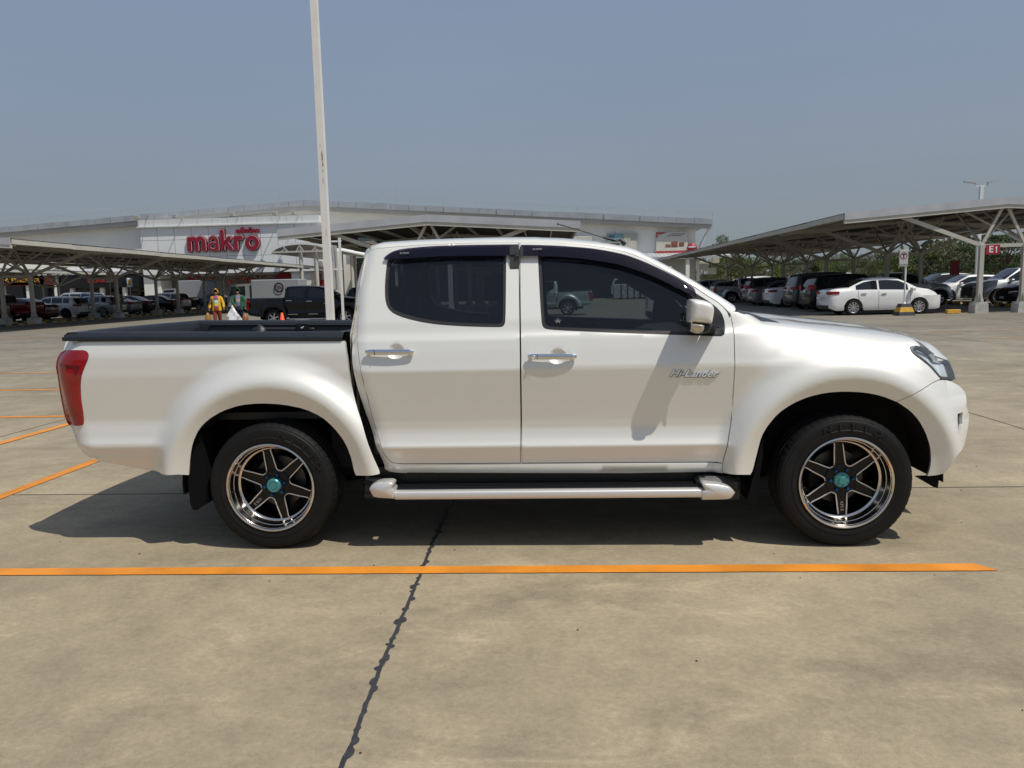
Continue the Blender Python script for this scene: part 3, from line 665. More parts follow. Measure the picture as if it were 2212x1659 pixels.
# --- visors (window deflectors)
v1 = D2(T('K', (312, 742), (335, 708), (400, 665), (500, 636), (800, 606), (1200, 592), (1770, 586), (1774, 716), (1650, 710), (1000, 714), (700, 730), (420, 750), (320, 754)))
v2 = D2(T('J', (-132, 591), (18, 592), (300, 602), (600, 625), (800, 655), (1000, 697), (1200, 770), (1400, 862), (1560, 945), (1690, 1022), (1745, 1062), (1762, 1120), (1768, 1168), (1740, 1150), (1600, 1080), (1400, 980), (1200, 895), (1050, 845), (900, 800), (700, 765), (450, 735), (200, 718), (22, 716), (-132, 716)))
VC = D2(T('K', (700, 680)))[0]
def vis(x, s):
    P = S(x, s); top = np.interp(P[:, 0], [p[0] for p in sorted(v1[1:7]+v2[0:10])], [p[1] for p in sorted(v1[1:7]+v2[0:10])])
    t = np.clip((top-P[:, 2])/.07, 0, 1); P = P.copy(); P[:, 1] -= .004+.024*np.sqrt(t); return P
for vv, dn, df in ((v1, RD, RDf), (v2, FD, FDf)):
    a, b = panel('window_visor', smooth_closed(vv), vis, GVIS, dn, grid=.02, flange=0, far='window_visor'); b.parent = df
mb = MB()
for px in ((1745, 1778), (1792, 1828)):
    q = D2(T('K', (px[0], 615), (px[1], 615), (px[1], 718), (px[0], 718))); yy = float(Yside(np.array([q[0][0]]), np.array([q[0][1]]))[0]); y2 = float(Yside(np.array([q[2][0]]), np.array([q[2][1]]))[0])
    mb.add([(q[0][0], yy-.030, q[0][1]), (q[1][0], yy-.030, q[1][1]), (q[2][0], y2-.034, q[2][1]), (q[3][0], y2-.034, q[3][1]), (q[0][0], yy+.01, q[0][1]), (q[1][0], yy+.01, q[1][1]), (q[2][0], y2+.01, q[2][1]), (q[3][0], y2+.01, q[3][1])], [(0, 1, 2, 3), (7, 6, 5, 4), (0, 4, 5, 1), (1, 5, 6, 2), (2, 6, 7, 3), (3, 7, 4, 0)])
mb.build('visor_clip', BLKP, TR)
for reg, cx, cy_ in (('K', 545, 685), ('J', 45, 641)):
    q = D2(T(reg, (cx, cy_)))[0]; yy = float(Yside(np.array([q[0]]), np.array([q[1]]))[0])-.034
    text_mesh('D-MAX', .0125, .002, 'visor_logo', mat('dim white print', (.45, .46, .48), .5), RD if reg == 'K' else FD, at(q[0], yy, q[1]) @ Matrix.Rotation(math.radians(-18), 4, 'X'), sx=1.25)
# --- handles
def handle(dn, df, reg, x0, x1, zc_, cupc, flip=False):
    (xa, za), (xb, zb), (xc, zc2) = D2(T(reg, (x0, zc_), (x1, zc_), cupc)); L = xb-xa
    y0 = float(Yside(np.array([xa-.01]), np.array([zc2]))[0])
    # cup: shallow dished disc
    for sd, par in ((0, dn), (1, df)):
        g = (lambda y: y) if not sd else (lambda y: 2*YC-y)
        mb = MB(); za_ = (za+zb)/2; hh = .0155
        pts = []; N = 14
        for i in range(N+1):
            x = xa+L*i/N; e_ = min(i, N-i)/1.2; rr = hh*min(1, .62+.38*e_); zz_ = za+(zb-za)*i/N
            yo = y0-.022-.005*math.sin(math.pi*i/N); pts.append(((x, g(yo), zz_), rr))
        V = []; F = []; n = 12
        for (c, r) in pts:
            for k in range(n):
                t = 2*math.pi*k/n; V.append((c[0], c[1]+.011*math.cos(t)*(1 if r > .012 else .8), c[2]+r*math.copysign(abs(math.sin(t))**.6, math.sin(t))))
        for i in range(N):
            for k in range(n): F.append((i*n+k, i*n+(k+1) % n, (i+1)*n+(k+1) % n, (i+1)*n+k))
        F.append(tuple(range(n))); F.append(tuple(range(N*n, N*n+n))); mb.add(V, F, True)
        for q in (xa+.012, xb-.022): mb.box(q, q+.016, min(g(y0+.005), g(y0-.028)), max(g(y0+.005), g(y0-.028)), za_-.009, za_+.009, .002)
        h = mb.build('door_handle', CHR, par)
        xq = xa+L*.19; yq = y0-.0375
        mb = MB(); mb.box(xq, xq+.0025, min(g(yq), g(yq+.012)), max(g(yq), g(yq+.012)), za_-.014, za_+.014); mb.build('handle_split', BLKM, par)
        if reg == 'C':
            mb = MB(); mb.lathe([(0, 0), (.007, 0), (.009, -.002), (.010, 0)], 16, (xa+L*.12, g(yq+.001), za_)); mb.build('lock_barrel', MACH, par)
handle(RD, RDf, 'B', 457, 905, 1150, (732, 1152)); handle(FD, FDf, 'C', 63, 487, 1112, (322, 1118))
# --- wing mirror
mt = T('J', (1722, 1195), (1748, 1182), (1820, 1186), (1900, 1202), (1962, 1232), (1986, 1265), (1990, 1310), (1978, 1390), (1962, 1462), (1850, 1456), (1712, 1442), (1716, 1300))
def shell(outl, y0, depth, name, m, par, r=.03):
    P = np.array([onY(a, b, y0)[[0, 2]] for a, b in outl]); P = densify(smooth_closed([tuple(p) for p in P]), .015); c = P.mean(0)
    lv = [(.93, depth), (.985, .8*depth), (1.0, .55*depth), (.995, .40*depth), (.97, .25*depth), (.92, .14*depth), (.83, .065*depth), (.70, .025*depth), (.52, .008*depth), (.3, .001*depth), (.0, .0)]
    mb = MB(); V = []; F = []; n = len(P)
    for s_, d in lv:
        for p in P: q = c+(p-c)*s_; V.append((q[0], y0+d, q[1]))
    for i in range(len(lv)-1):
        for k in range(n): F.append((i*n+k, i*n+(k+1) % n, (i+1)*n+(k+1) % n, (i+1)*n+k))
    mb.add(V, F, True); mb.add(V[:n], [tuple(range(n))]); o = mb.build(name, m, par)
    o2 = o.copy(); o2.data = o.data.copy(); o2.data.transform(Matrix(((1, 0, 0, 0), (0, -1, 0, 2*YC), (0, 0, 1, 0), (0, 0, 0, 1)))); o2.data.flip_normals(); COL.objects.link(o2); return o, o2
a, b = shell(mt, -.118, .17, 'wing_mirror', PW, TR); 
mb_ = T('J', (1712, 1446), (1850, 1460), (1962, 1468), (1952, 1500), (1930, 1545), (1890, 1562), (1790, 1566), (1735, 1552), (1712, 1530))
c1, c2 = shell(mb_, -.10, .13, 'mirror_base', BLKP, a); c2.parent = b
ls = T('J', (1716, 1452), (1780, 1452), (1868, 1468), (1862, 1525), (1830, 1553), (1765, 1558), (1716, 1535))
c1, c2 = shell(ls, -.115, .03, 'turn_signal', mat('mirror lamp', (.55, .48, .38), .08, metal=.7, coat=1, var=.3, vscale=20), a); c2.parent = b
for q, g, par in ((0, lambda y: y, a), (1, lambda y: 2*YC-y, b)):
    px = D2(T('J', (1900, 1500)))[0]; MB().beam((px[0]-.01, g(-.03), px[1]), (px[0]+.02, g(.10), px[1]), .045, .04).build('mirror_arm', BLKP, par)
    bx = onY(*T('J', (1940, 1500))[0], -.05); MB().tube([(bx[0]-.02, g(-.06), bx[2]), (bx[0]+.035, g(-.08), bx[2]+.006)], [.008, .003], 8).build('mirror_stalk', BLKP, par)
    MB().box(float(onY(*T('J', (1700, 1300))[0], -.118)[0])+.012, float(onY(*T('J', (1700, 1300))[0], -.118)[0])+.018, min(g(-.10), g(-.01)), max(g(-.10), g(-.01)), 1.20, 1.30).build('mirror_glass', mat('mirror face', (.6, .62, .65), .03, metal=1), par)
# badge
q = D2(T('C', (1500, 1262)))[0]; yq = float(Yside(np.array([q[0]]), np.array([q[1]]))[0])-.0045
text_mesh('Hi-Lander', .054, .003, 'badge_edge', mat('badge dark edge', (.06, .065, .07), .3, metal=.5), FD, at(q[0]+.001, yq+.0022, q[1]-.0022) @ Matrix.Rotation(math.radians(8), 4, 'X') @ Matrix.Rotation(math.radians(-1.6), 4, 'Z'), shear=.45, sx=1.12, bold=.0026)
text_mesh('Hi-Lander', .054, .004, 'badge', mat('badge satin', (.74, .80, .86), .3, metal=.1, coat=.5), FD, at(q[0], yq, q[1]) @ Matrix.Rotation(math.radians(8), 4, 'X') @ Matrix.Rotation(math.radians(-1.6), 4, 'Z'), shear=.45, sx=1.12, bold=.0012)
q = D2(T('J', (268, 1428)))[0]; yq = float(Yside(np.array([q[0]]), np.array([q[1]]))[0])
stk = mat('sticker print', (.22, .24, .24), .5); mb = MB(); Y_ = yq+.008
for (xa, xb, za, zb) in [tuple(.62*v for v in q4) for q4 in ((-.018, .018, -.006, .008), (-.012, .012, .008, .017), (-.018, -.010, -.014, -.006), (.010, .018, -.014, -.006), (-.026, -.021, .004, .016), (.021, .026, .004, .016), (-.014, .014, .022, .026))]: mb.box(q[0]+xa, q[0]+xb, Y_-.001, Y_, q[1]+za, q[1]+zb)
mb.build('window_sticker', stk, FD)
# --- side step
s0 = onY(797, 1062, -.03); s1 = onY(1590, 1062, -.03)
st = thing('side_step', '', '', (0, 0, 0)) if False else None
for g in (lambda y: y, lambda y: 2*YC-y):
    def bx(mb, xa, xb, ya, yb, za, zb, bev=0): y0, y1 = sorted((g(ya), g(yb))); return mb.box(xa, xb, y0, y1, za, zb, bev)
    pa = onY(*T('E', (375, 552))[0], -.03); pb = onY(*T('E', (1862, 555))[0], -.03); zt_ = onY(*T('E', (986, 533))[0], -.03)[2]; zb_ = onY(*T('E', (986, 573))[0], -.03)[2]
    mb = MB(); n = 14; V = []; F = []; pr = []
    for t in np.linspace(0, 2*math.pi, n, endpoint=False): pr.append((g(.005-.035*math.copysign(abs(math.cos(t))**.3, math.cos(t))), (zt_+zb_)/2+(zt_-zb_)/2*math.copysign(abs(math.sin(t))**.55, math.sin(t))))
    for x in (pa[0], pb[0]): V += [(x, p[0], p[1]) for p in pr]
    F = [(k, (k+1) % n, n+(k+1) % n, n+k) for k in range(n)]+[tuple(range(n)), tuple(range(n, 2*n))]; mb.add(V, F, True)
    sb = mb.build('side_step', SIL, TR, autos=.8)
    for sgn, pp in ((-1, T('E', (374, 572), (272, 566), (258, 545), (248, 522), (262, 502), (300, 492), (355, 491), (368, 503), (358, 516), (374, 530))), (1, T('E', (1860, 577), (1980, 575), (2005, 570), (2024, 542), (2000, 515), (1950, 502), (1872, 496), (1862, 504), (1878, 530), (1860, 535)))):
        Pp = [tuple(onY(a_, b_, -.035)[[0, 2]]) for a_, b_ in pp]; mb = MB(); c = np.mean(Pp, 0); V = []; n = len(Pp); F = []
        Pd = densify(smooth_closed(Pp), .02); n = len(Pd); c = Pd.mean(0)
        for s_, y in ((.94, .07), (1, .03), (1, -.020), (.975, -.031), (.92, -.035), (.0, -.037)): V += [((c+(p-c)*s_)[0], g(y), (c+(p-c)*s_)[1]) for p in Pd]
        for i in range(5):
            for k in range(n): F.append((i*n+k, i*n+(k+1) % n, (i+1)*n+(k+1) % n, (i+1)*n+k))
        mb.add(V, F, True); mb.build('step_end_cap', SIL, sb)
    mb = MB(); bx(mb, pa[0], pb[0], .02, .14, zt_-.03, zt_+.004)
    for k in range(3): bx(mb, pa[0], pb[0], .035+k*.03, .047+k*.03, zt_+.003, zt_+.010)
    bx(mb, .55, 2.48, .14, .16, .34, .43); bx(mb, .50, .66, .03, .18, .30, .372, .02); bx(mb, 2.32, 2.56, .03, .18, .30, .375, .02); bx(mb, .50, .60, .05, .2, .27, .38, .01); bx(mb, 2.36, 2.56, .05, .2, .25, .38, .01)
    mb.build('step_tread', BLKP, sb)

# ------------------------------------------------------------------ wheels
def tyre_mb(R, rb, W, n=320, notch=True):
    pr = [(rb-.004, W*.06), (rb+.004, .006), (rb+.02, .0), (rb+.034, -.0015), (rb+.037, .0012), (rb+(R-rb)*.55, -.002), (R-.028, .004), (R-.024, .009), (R-.016, .012), (R-.006, .026), (R-.001, .042),
          (R, W*.22), (R, W*.30), (R-.009, W*.31), (R-.009, W*.34), (R, W*.35), (R, W*.48), (R-.009, W*.49), (R-.009, W*.52), (R, W*.53), (R, W*.66), (R-.009, W*.67), (R-.009, W*.70), (R, W*.71), (R-.001, W-.042), (R-.012, W-.014), (R-.04, W-.002), (rb, W-.01)]
    mb = MB(); V = []; F = []
    for i, (r, h) in enumerate(pr):
        for k in range(n):
            t = 2*math.pi*k/n; rr = r-(.003 if notch and k % 6 == 0 and 9 <= i <= 12 else 0); V.append((rr*math.cos(t), h, rr*math.sin(t)))
    for i in range(len(pr)-1):
        for k in range(n): F.append((i*n+k, i*n+(k+1) % n, (i+1)*n+(k+1) % n, (i+1)*n+k))
    return mb.add(V, F, True)
R_T = WZ+.003
def arc_text(txt, r, a0, step, size, m, par, y=-.0045):
    for i, ch in enumerate(txt):
        a = math.radians(a0-i*step)
        text_mesh(ch, size, .002, 'tyre_lettering', m, par, Matrix.Translation((r*math.cos(a), y, r*math.sin(a))) @ Matrix.Rotation(-(a-math.pi/2), 4, 'Y') @ FACE, sx=1.5, bold=.001)
def deep_wheel(loc, rot, cap, letter_a, txt_spoke, flip=False):
    mb = MB(); mb.lathe([(.200, .085), (.199, .12), (.197, .24), (.10, .245)], 64); W_ = mb.build('wheel', BLKS, TR, autos=.7)
    tyre_mb(R_T, .247, .262).build('tyre', RUB, W_, autos=.5)
    arc_text('NITTO', .305, letter_a, 12.5, .042, RUBL, W_)
    MB().lathe([(.250, .022), (.249, .005), (.246, -.002), (.240, -.004), (.235, .000), (.2335, .008), (.2315, .010), (.226, .040), (.224, .044), (.2215, .045), (.214, .078), (.207, .086), (.201, .088)], 96).build('rim', LIP, W_, autos=.6)
    sp = MB(); ed = MB()
    def pt(r, a, y): return (r*math.cos(a), y, r*math.sin(a))
    for k in range(6):
        a = rot+k*math.pi/3; c, s_ = math.cos(a), math.sin(a)
        def P(r, o_, y): return (r*c-o_*s_, y, r*s_+o_*c)
        r0, r1, w0, w1 = .050, .2035, .034, .0215
        V = [P(r0, -w0, .088), P(r0, w0, .088), P(r1, w1, .094), P(r1, -w1, .094), P(r0, -w0*1.1, .125), P(r0, w0*1.1, .125), P(r1, w1*1.2, .125), P(r1, -w1*1.2, .125)]
        sp.add(V, [(0, 1, 2, 3), (0, 4, 5, 1), (1, 5, 6, 2), (2, 6, 7, 3), (3, 7, 4, 0), (4, 7, 6, 5)])
        # machined edge of the opening between this spoke and the next
        a2 = a+math.pi/3; c2, s2 = math.cos(a2), math.sin(a2)
        def P2(r, o_, y): return (r*c2-o_*s2, y, r*s2+o_*c2)
        am = a+math.pi/6
        path = [P(.200, w1+.003, .0905), P(.192, w1-.001, .089), P(.15, w1+.0035, .087), P(.100, .0275, .085), pt(.086, am-.17, .084), pt(.081, am, .0835), pt(.086, am+.17, .084), P2(.100, -.0275, .085), P2(.15, -w1-.0035, .087), P2(.192, -w1+.001, .089), P2(.200, -w1-.003, .0905)]
        ed.tube(path, .0038, 6)
    sp.lathe([(0, .078), (.072, .078), (.082, .084), (.088, .10), (.088, .125)], 36)
    S_ = sp.build('spokes', BLKS, W_, autos=.5); ed.build('spoke_edging', MACH, W_)
    for k in range(6):
        a = rot+math.pi/6+k*math.pi/3; cx, cz = .0585*math.cos(a), .0585*math.sin(a)
        MB().lathe([(0, .060), (.0065, .060), (.0085, .064), (.0085, .080)], 6, (cx, 0, cz), smooth=False).build('wheel_nut', BLUB, W_)
    if cap == 'screw':
        MB().lathe([(0, .047), (.018, .047), (.0205, .050), (.022, .056), (.036, .058), (.041, .064), (.042, .080)], 48).build('centre_cap', TEAL, W_, autos=.5)
        mb = MB()
        for k in range(6):
            a = rot+k*math.pi/3; mb.lathe([(0, .0565), (.0032, .0565), (.0032, .06)], 8, (.031*math.cos(a), 0, .031*math.sin(a)))
        mb.build('cap_screws', BLKM, W_)
    else: MB().lathe([(0, .044), (.020, .044), (.022, .047), (.0235, .043), (.034, .044), (.040, .052), (.042, .080)], 48).build('centre_cap', TEAL, W_, autos=.5)
    MB().lathe([(.05, .165), (.145, .165), (.145, .185), (.05, .185)], 48).build('brake_disc', DISC, W_, autos=.5)
    mb = MB(); mb.box(-.15, -.08, .14, .20, -.07, .07, .01); mb.build('brake_caliper', BLKM, W_)
    a = txt_spoke; T3 = Matrix.Translation((.150*math.cos(a), .0885, .150*math.sin(a))) @ Matrix.Rotation(-a, 4, 'Y') @ FACE
    text_mesh('KM-5', .024, .0015, 'spoke_lettering', mat('silver print', (.4, .39, .37), .4, metal=.5), W_, T3)
    # valve
    MB().tube([(-.225, .03, -.03), (-.208, .022, -.03)], .003, 6).build('valve', BLKM, W_)
    W_.location = loc
    if flip: W_.rotation_euler[2] = math.pi
    return W_
deep_wheel((0, 0, WZ), math.radians(102), 'plain', 74, math.radians(102+120))
deep_wheel((3.095, 0, WZ), math.radians(94.5), 'screw', 110, math.radians(94.5+180))
deep_wheel((0, 2*YC, WZ), math.radians(15), 'plain', 60, math.radians(15), True)
deep_wheel((3.095, 2*YC, WZ), math.radians(40), 'screw', 60, math.radians(40), True)

_wc = {}
ALLOY = mat('bright alloy', (.62, .62, .61), .28, metal=.85, coat=.3); ALLOYD = mat('dark alloy', (.06, .06, .065), .35, metal=.6)
def simple_wheel(R, rr, W, nsp, style, par, loc, flip=False):
    k = (R, rr, nsp, style)
    if k not in _wc:
        am = ALLOY if style != 'dark' else ALLOYD
        mb = tyre_mb(R, rr, W, 48, False); t = mb.build('tyre', RUB, None, autos=.5)
        mb = MB(); mb.lathe([(rr+.002, .012), (rr-.006, .002), (rr-.02, .010), (rr-.024, .05)], 36)
        for i in range(nsp):
            a = 2*math.pi*i/nsp+.3; c, s_ = math.cos(a), math.sin(a)
            for off in ((0,) if style != 'twin' else (-.022, .022)):
                w0, w1 = (.030, .024) if style != 'twin' else (.012, .013)
                P = lambda r, o_, y: (r*c-(o_+off*r/rr)*s_, y, r*s_+(o_+off*r/rr)*c)
                V = [P(.03, -w0, .016), P(.03, w0, .016), P(rr-.015, w1, .014), P(rr-.015, -w1, .014), P(.03, -w0, .05), P(.03, w0, .05), P(rr-.015, w1, .045), P(rr-.015, -w1, .045)]
                mb.add(V, [(0, 1, 2, 3), (0, 4, 5, 1), (1, 5, 6, 2), (2, 6, 7, 3), (3, 7, 4, 0)])
        mb.lathe([(0, .008), (.028, .010), (.05, .016), (.06, .04)], 20); r = mb.build('rim', am, None, autos=.5)
        h = MB().lathe([(rr-.022, .06), (rr-.03, .12), (0, .13)], 24).build('wheel', BLKM, None)
        _wc[k] = (h.data, t.data, r.data); [bpy.data.objects.remove(o) for o in (h, t, r)]
    a = [bpy.data.objects.new(n_, d) for n_, d in zip(('wheel', 'tyre', 'rim'), _wc[k])]
    link(a[0], par); link(a[1], a[0]); link(a[2], a[0]); a[0].location = loc
    if flip: a[0].rotation_euler[2] = math.pi
    return a[0]

# ------------------------------------------------------------------ generic parked car
SP = {
 'sedan': dict(L=4.42, W=1.74, zt=[(0, .78), (.02, .93), (.08, 1.02), (.30, 1.07), (.72, 1.10), (1.35, 1.40), (1.70, 1.465), (2.25, 1.485), (2.70, 1.45), (3.45, 1.06), (3.9, .99), (4.20, .86), (4.36, .70), (4.42, .50)], belt=[(0, .90), (.7, .99), (3.3, .93), (4.42, .5)], win=[(1.02, 1.86), (1.93, 3.05)], rw=(.74, 1.38), ws=(2.72, 3.42), wx=(.93, 3.48), R=.31, rr=.215, tl=(.36, .83, .96), seams=(1.1, 1.9, 3.12), gc=.19),
 'hatch': dict(L=4.42, W=1.80, zt=[(0, .80), (.02, .92), (.10, 1.0), (.38, 1.34), (.50, 1.44), (.9, 1.50), (1.8, 1.545), (2.4, 1.51), (3.2, 1.10), (3.9, .99), (4.2, .88), (4.38, .74), (4.42, .58)], belt=[(0, .98), (1, 1.05), (3.2, .97), (4.42, .55)], win=[(.62, 1.05), (1.12, 1.86), (1.93, 2.95)], rw=(.10, .40), ws=(2.42, 3.18), wx=(.88, 3.55), R=.35, rr=.235, tl=(.34, .84, .98), seams=(1.08, 1.9, 3.1), gc=.22),
 'suv': dict(L=4.60, W=1.84, zt=[(0, .85), (.02, 1.0), (.08, 1.08), (.30, 1.50), (.42, 1.60), (.9, 1.66), (1.9, 1.69), (2.45, 1.65), (3.25, 1.20), (4.0, 1.10), (4.35, .98), (4.55, .80), (4.60, .62)], belt=[(0, 1.05), (1, 1.10), (3.3, 1.04), (4.60, .6)], win=[(.50, 1.10), (1.17, 1.95), (2.02, 3.05)], rw=(.08, .33), ws=(2.47, 3.22), wx=(.92, 3.60), R=.36, rr=.24, tl=(.22, .98, 1.22), seams=(1.12, 1.98, 3.15), gc=.24),
 'big_suv': dict(L=4.80, W=1.88, zt=[(0, .90), (.02, 1.05), (.08, 1.15), (.26, 1.62), (.40, 1.74), (.9, 1.80), (2.0, 1.835), (2.6, 1.79), (3.4, 1.27), (4.1, 1.20), (4.5, 1.10), (4.72, .95), (4.80, .70)], belt=[(0, 1.12), (1, 1.15), (3.4, 1.12), (4.8, .7)], win=[(.48, 1.15), (1.22, 2.05), (2.12, 3.2)], rw=(.08, .28), ws=(2.62, 3.38), wx=(.98, 3.72), R=.39, rr=.25, tl=(.30, 1.0, 1.14), seams=(1.18, 2.08, 3.28), gc=.28),
}
def car_parts(kind):
    sp = SP[kind]; L, W = sp['L'], sp['W']; ZT = np.array(sp['zt']); BT = np.array(sp['belt']); Rw = sp['R']; Ra = Rw+.055; gc = sp['gc']
    xs_ = sorted(set([round(v, 3) for v in list(np.linspace(0, .3, 9))+list(np.linspace(.3, L-.6, 52))+list(np.linspace(L-.6, L, 14))+[q for w_ in sp['win'] for q in w_]+list(sp['rw'])+list(sp['ws'])+[wx+Ra*math.cos(t) for wx in sp['wx'] for t in np.linspace(0, math.pi, 17)]]))
    def hw(x):
        a = W/2
        if x < .30: a *= .86+.14*math.sqrt(max(0, 1-((.30-x)/.30)**2))
        if x > L-.65: a *= .60+.40*math.sqrt(max(0, 1-((x-(L-.65))/.65)**2.4))
        return a
    def ring(x):
        w_ = hw(x); z1 = float(np.interp(x, ZT[:, 0], ZT[:, 1])); zb = gc+(.12*max(0, (.25-x)/.25))+(.05*max(0, (x-(L-.3))/.3)); zbl = min(float(np.interp(x, BT[:, 0], BT[:, 1])), z1-.03)
        for wx in sp['wx']:
            if abs(x-wx) < Ra: zb = max(zb, Rw+math.sqrt(max(0, Ra*Ra-(x-wx)**2)))
        gh = max(0, z1-zbl); wg = w_-.05-.33*gh-.02; m = .5*(zb+zbl)
        P = [(0, zb), (w_-.22, zb), (w_-.045, zb+.0), (w_-.02, zb+.05), (w_-.004, .42), (w_, .62), (w_-.006, .74), (w_-.022, zbl-.07), (w_-.045, zbl-.01)]
        for t in (.08, .30, .5, .70, .86, .95): zz_ = zbl+(z1-.04-zbl)*t; P.append((w_-.05+(wg-w_+.05)*t, zz_))
        P += [(wg-.035, z1-.018), (wg-.10, z1-.004), (wg*.5, z1+.008), (0, z1+.012)]
        return [(p[0], min(max(p[1], zb), z1+.02)) for p in P]
    RG = [ring(x) for x in xs_]; n = len(RG[0]); full = 2*n-2
    V = []
    for x, r in zip(xs_, RG):
        # bow the ends
        for i in list(range(n))+list(range(n-2, 0, -1)):
            pass
        for i in range(n): V.append((x, -r[i][0], r[i][1]))
        for i in range(n-2, 0, -1): V.append((x, r[i][0], r[i][1]))
    groups = {'body': []}
    for k in range(len(xs_)-1):
        xm = (xs_[k]+xs_[k+1])/2; z1 = np.interp(xm, ZT[:, 0], ZT[:, 1]); zbl = np.interp(xm, BT[:, 0], BT[:, 1])
        for i in range(full):
            j = (i+1) % full; f = (k*full+i, k*full+j, (k+1)*full+j, (k+1)*full+i); a = i if i < n-1 else full-1-i; g = 'body'; sd = 0 if i < n-1 else 1
            if 9 <= a <= 12 and z1-zbl > .15:
                for q, (x0, x1) in enumerate(sp['win']):
                    if x0 < xm < x1: g = f'window{q}{sd}'
            if a >= 15:
                if sp['rw'][0] < xm < sp['rw'][1]: g = 'rear_window'
                if sp['ws'][0] < xm < sp['ws'][1]: g = 'windscreen'
            groups.setdefault(g, []).append(f)
    groups['body'] += [tuple(range(full)), tuple(range(len(V)-full, len(V)))]
    out = []
    for g, F in groups.items():
        mb = MB(); idx = sorted({i for f in F for i in f}); mp = {i: k for k, i in enumerate(idx)}
        mb.add([V[i] for i in idx], [tuple(mp[i] for i in f) for f in F], True); nm = ''.join(c for c in g if not c.isdigit()); out.append((nm, mb, 'PAINT' if g == 'body' else GDARK))
    ce = lambda x: hw(x)
    def wrap(x1, z0, z1, yin, end, m, nm, outs=.010):
        for sd in (-1, 1):
            xs2 = np.linspace(0, x1, 7); mb = MB(); V = []; F = []
            pl = [((-.012 if end == 0 else L+.012), sd*yin)]+[((x if end == 0 else L-x)-(outs if end == 0 else -outs)*(1-x/x1), sd*(hw(x if end == 0 else L-x)+outs-.006)) for x in xs2]
            for q, (x, y) in enumerate(pl):
                zz0 = z0+(z1-z0)*.25*q/len(pl); V += [(x, y, zz0), (x, y, z1)]
            k = len(pl)
            for q in range(k-1): F.append((2*q, 2*q+1, 2*q+3, 2*q+2))
            V += [(x*.985+L/2*.015, y*.95, z) for x, y, z in V[:2*k]]
            F += [(2*q+1, 2*k+2*q+1, 2*k+2*q+3, 2*q+3) for q in range(k-1)]+[(2*q, 2*q+2, 2*k+2*q+2, 2*k+2*q) for q in range(k-1)]
            mb.add(V, F); out.append((nm, mb, m))
    x1, z0, z1 = sp['tl']; wrap(x1, z0, z1, W*.25, 0, mat('car tail lamp', (.30, .004, .008), .35), 'tail_light'); wrap(.34, sp['zt'][-2][1]-.09, sp['zt'][-2][1]+.02, W*.33, 1, LAMPI, 'headlight', .002)
    out.append(('number_plate', MB().box(-.022, -.006, -.17, .17, z0-.10, z0+.01), WHT)); out.append(('number_plate', MB().box(L+.004, L+.02, -.17, .17, .38, .48), WHT))
    out.append(('rear_bumper', MB().box(-.03, .12, -W*.40, W*.40, gc+.10, gc+.22, .02), BLKP)); out.append(('grille', MB().box(L-.06, L+.012, -W*.28, W*.28, gc+.14, sp['zt'][-2][1]-.06, .02), BLKP))
    zs = MB()
    for xq in sp['seams']:
        for sd in (-1, 1):
            r = ring(xq); pts = [(xq, sd*(p[0]+.003), p[1]) for p in r[3:9]]
            for a_, b_ in zip(pts[:-1], pts[1:]): zs.add([(a_[0]-.006, a_[1], a_[2]), (a_[0]+.006, a_[1], a_[2]), (b_[0]+.006, b_[1], b_[2]), (b_[0]-.006, b_[1], b_[2])], [(0, 1, 2, 3)])
    out.append(('door_seams', zs, BLKM))
    for xq in (sp['seams'][0]+.12, sp['seams'][1]+.1):
        for sd in (-1, 1):
            y0, y1 = sorted((sd*(hw(xq)-.02), sd*(hw(xq)+.022))); zc_ = float(np.interp(xq, BT[:, 0], BT[:, 1]))-.14; out.append(('door_handle', MB().box(xq, xq+.20, y0, y1, zc_, zc_+.03, .006), CHR))
    xm = sp['ws'][1]-.22
    for sd in (-1, 1):
        y0, y1 = sorted((sd*(hw(xm)-.04), sd*(hw(xm)+.18))); zc_ = float(np.interp(xm, BT[:, 0], BT[:, 1])); out.append(('wing_mirror', MB().box(xm-.10, xm+.06, y0, y1, zc_, zc_+.14, .03), 'PAINT'))
    mb = MB(); mb.box(.15, L-.35, -W/2+.20, W/2-.20, gc-.02, .72)
    for wx in sp['wx']:
        for sd in (-1, 1):
            y0, y1 = sorted((sd*(W/2-.26), sd*(W/2-.05))); 
            pr = [(wx+(Ra+.02)*math.cos(t), Rw+(Ra+.02)*math.sin(t)) for t in np.linspace(-.3, math.pi+.3, 15)]; Vv = []; Ff = []
            for a_, b_ in pr: Vv += [(a_, y0, b_), (a_, y1, b_)]
            for q in range(len(pr)-1): Ff.append((2*q, 2*q+1, 2*q+3, 2*q+2))
            mb.add(Vv, Ff)
    out.append(('underbody', mb, BLKM)); return out, sp
_protos = {}
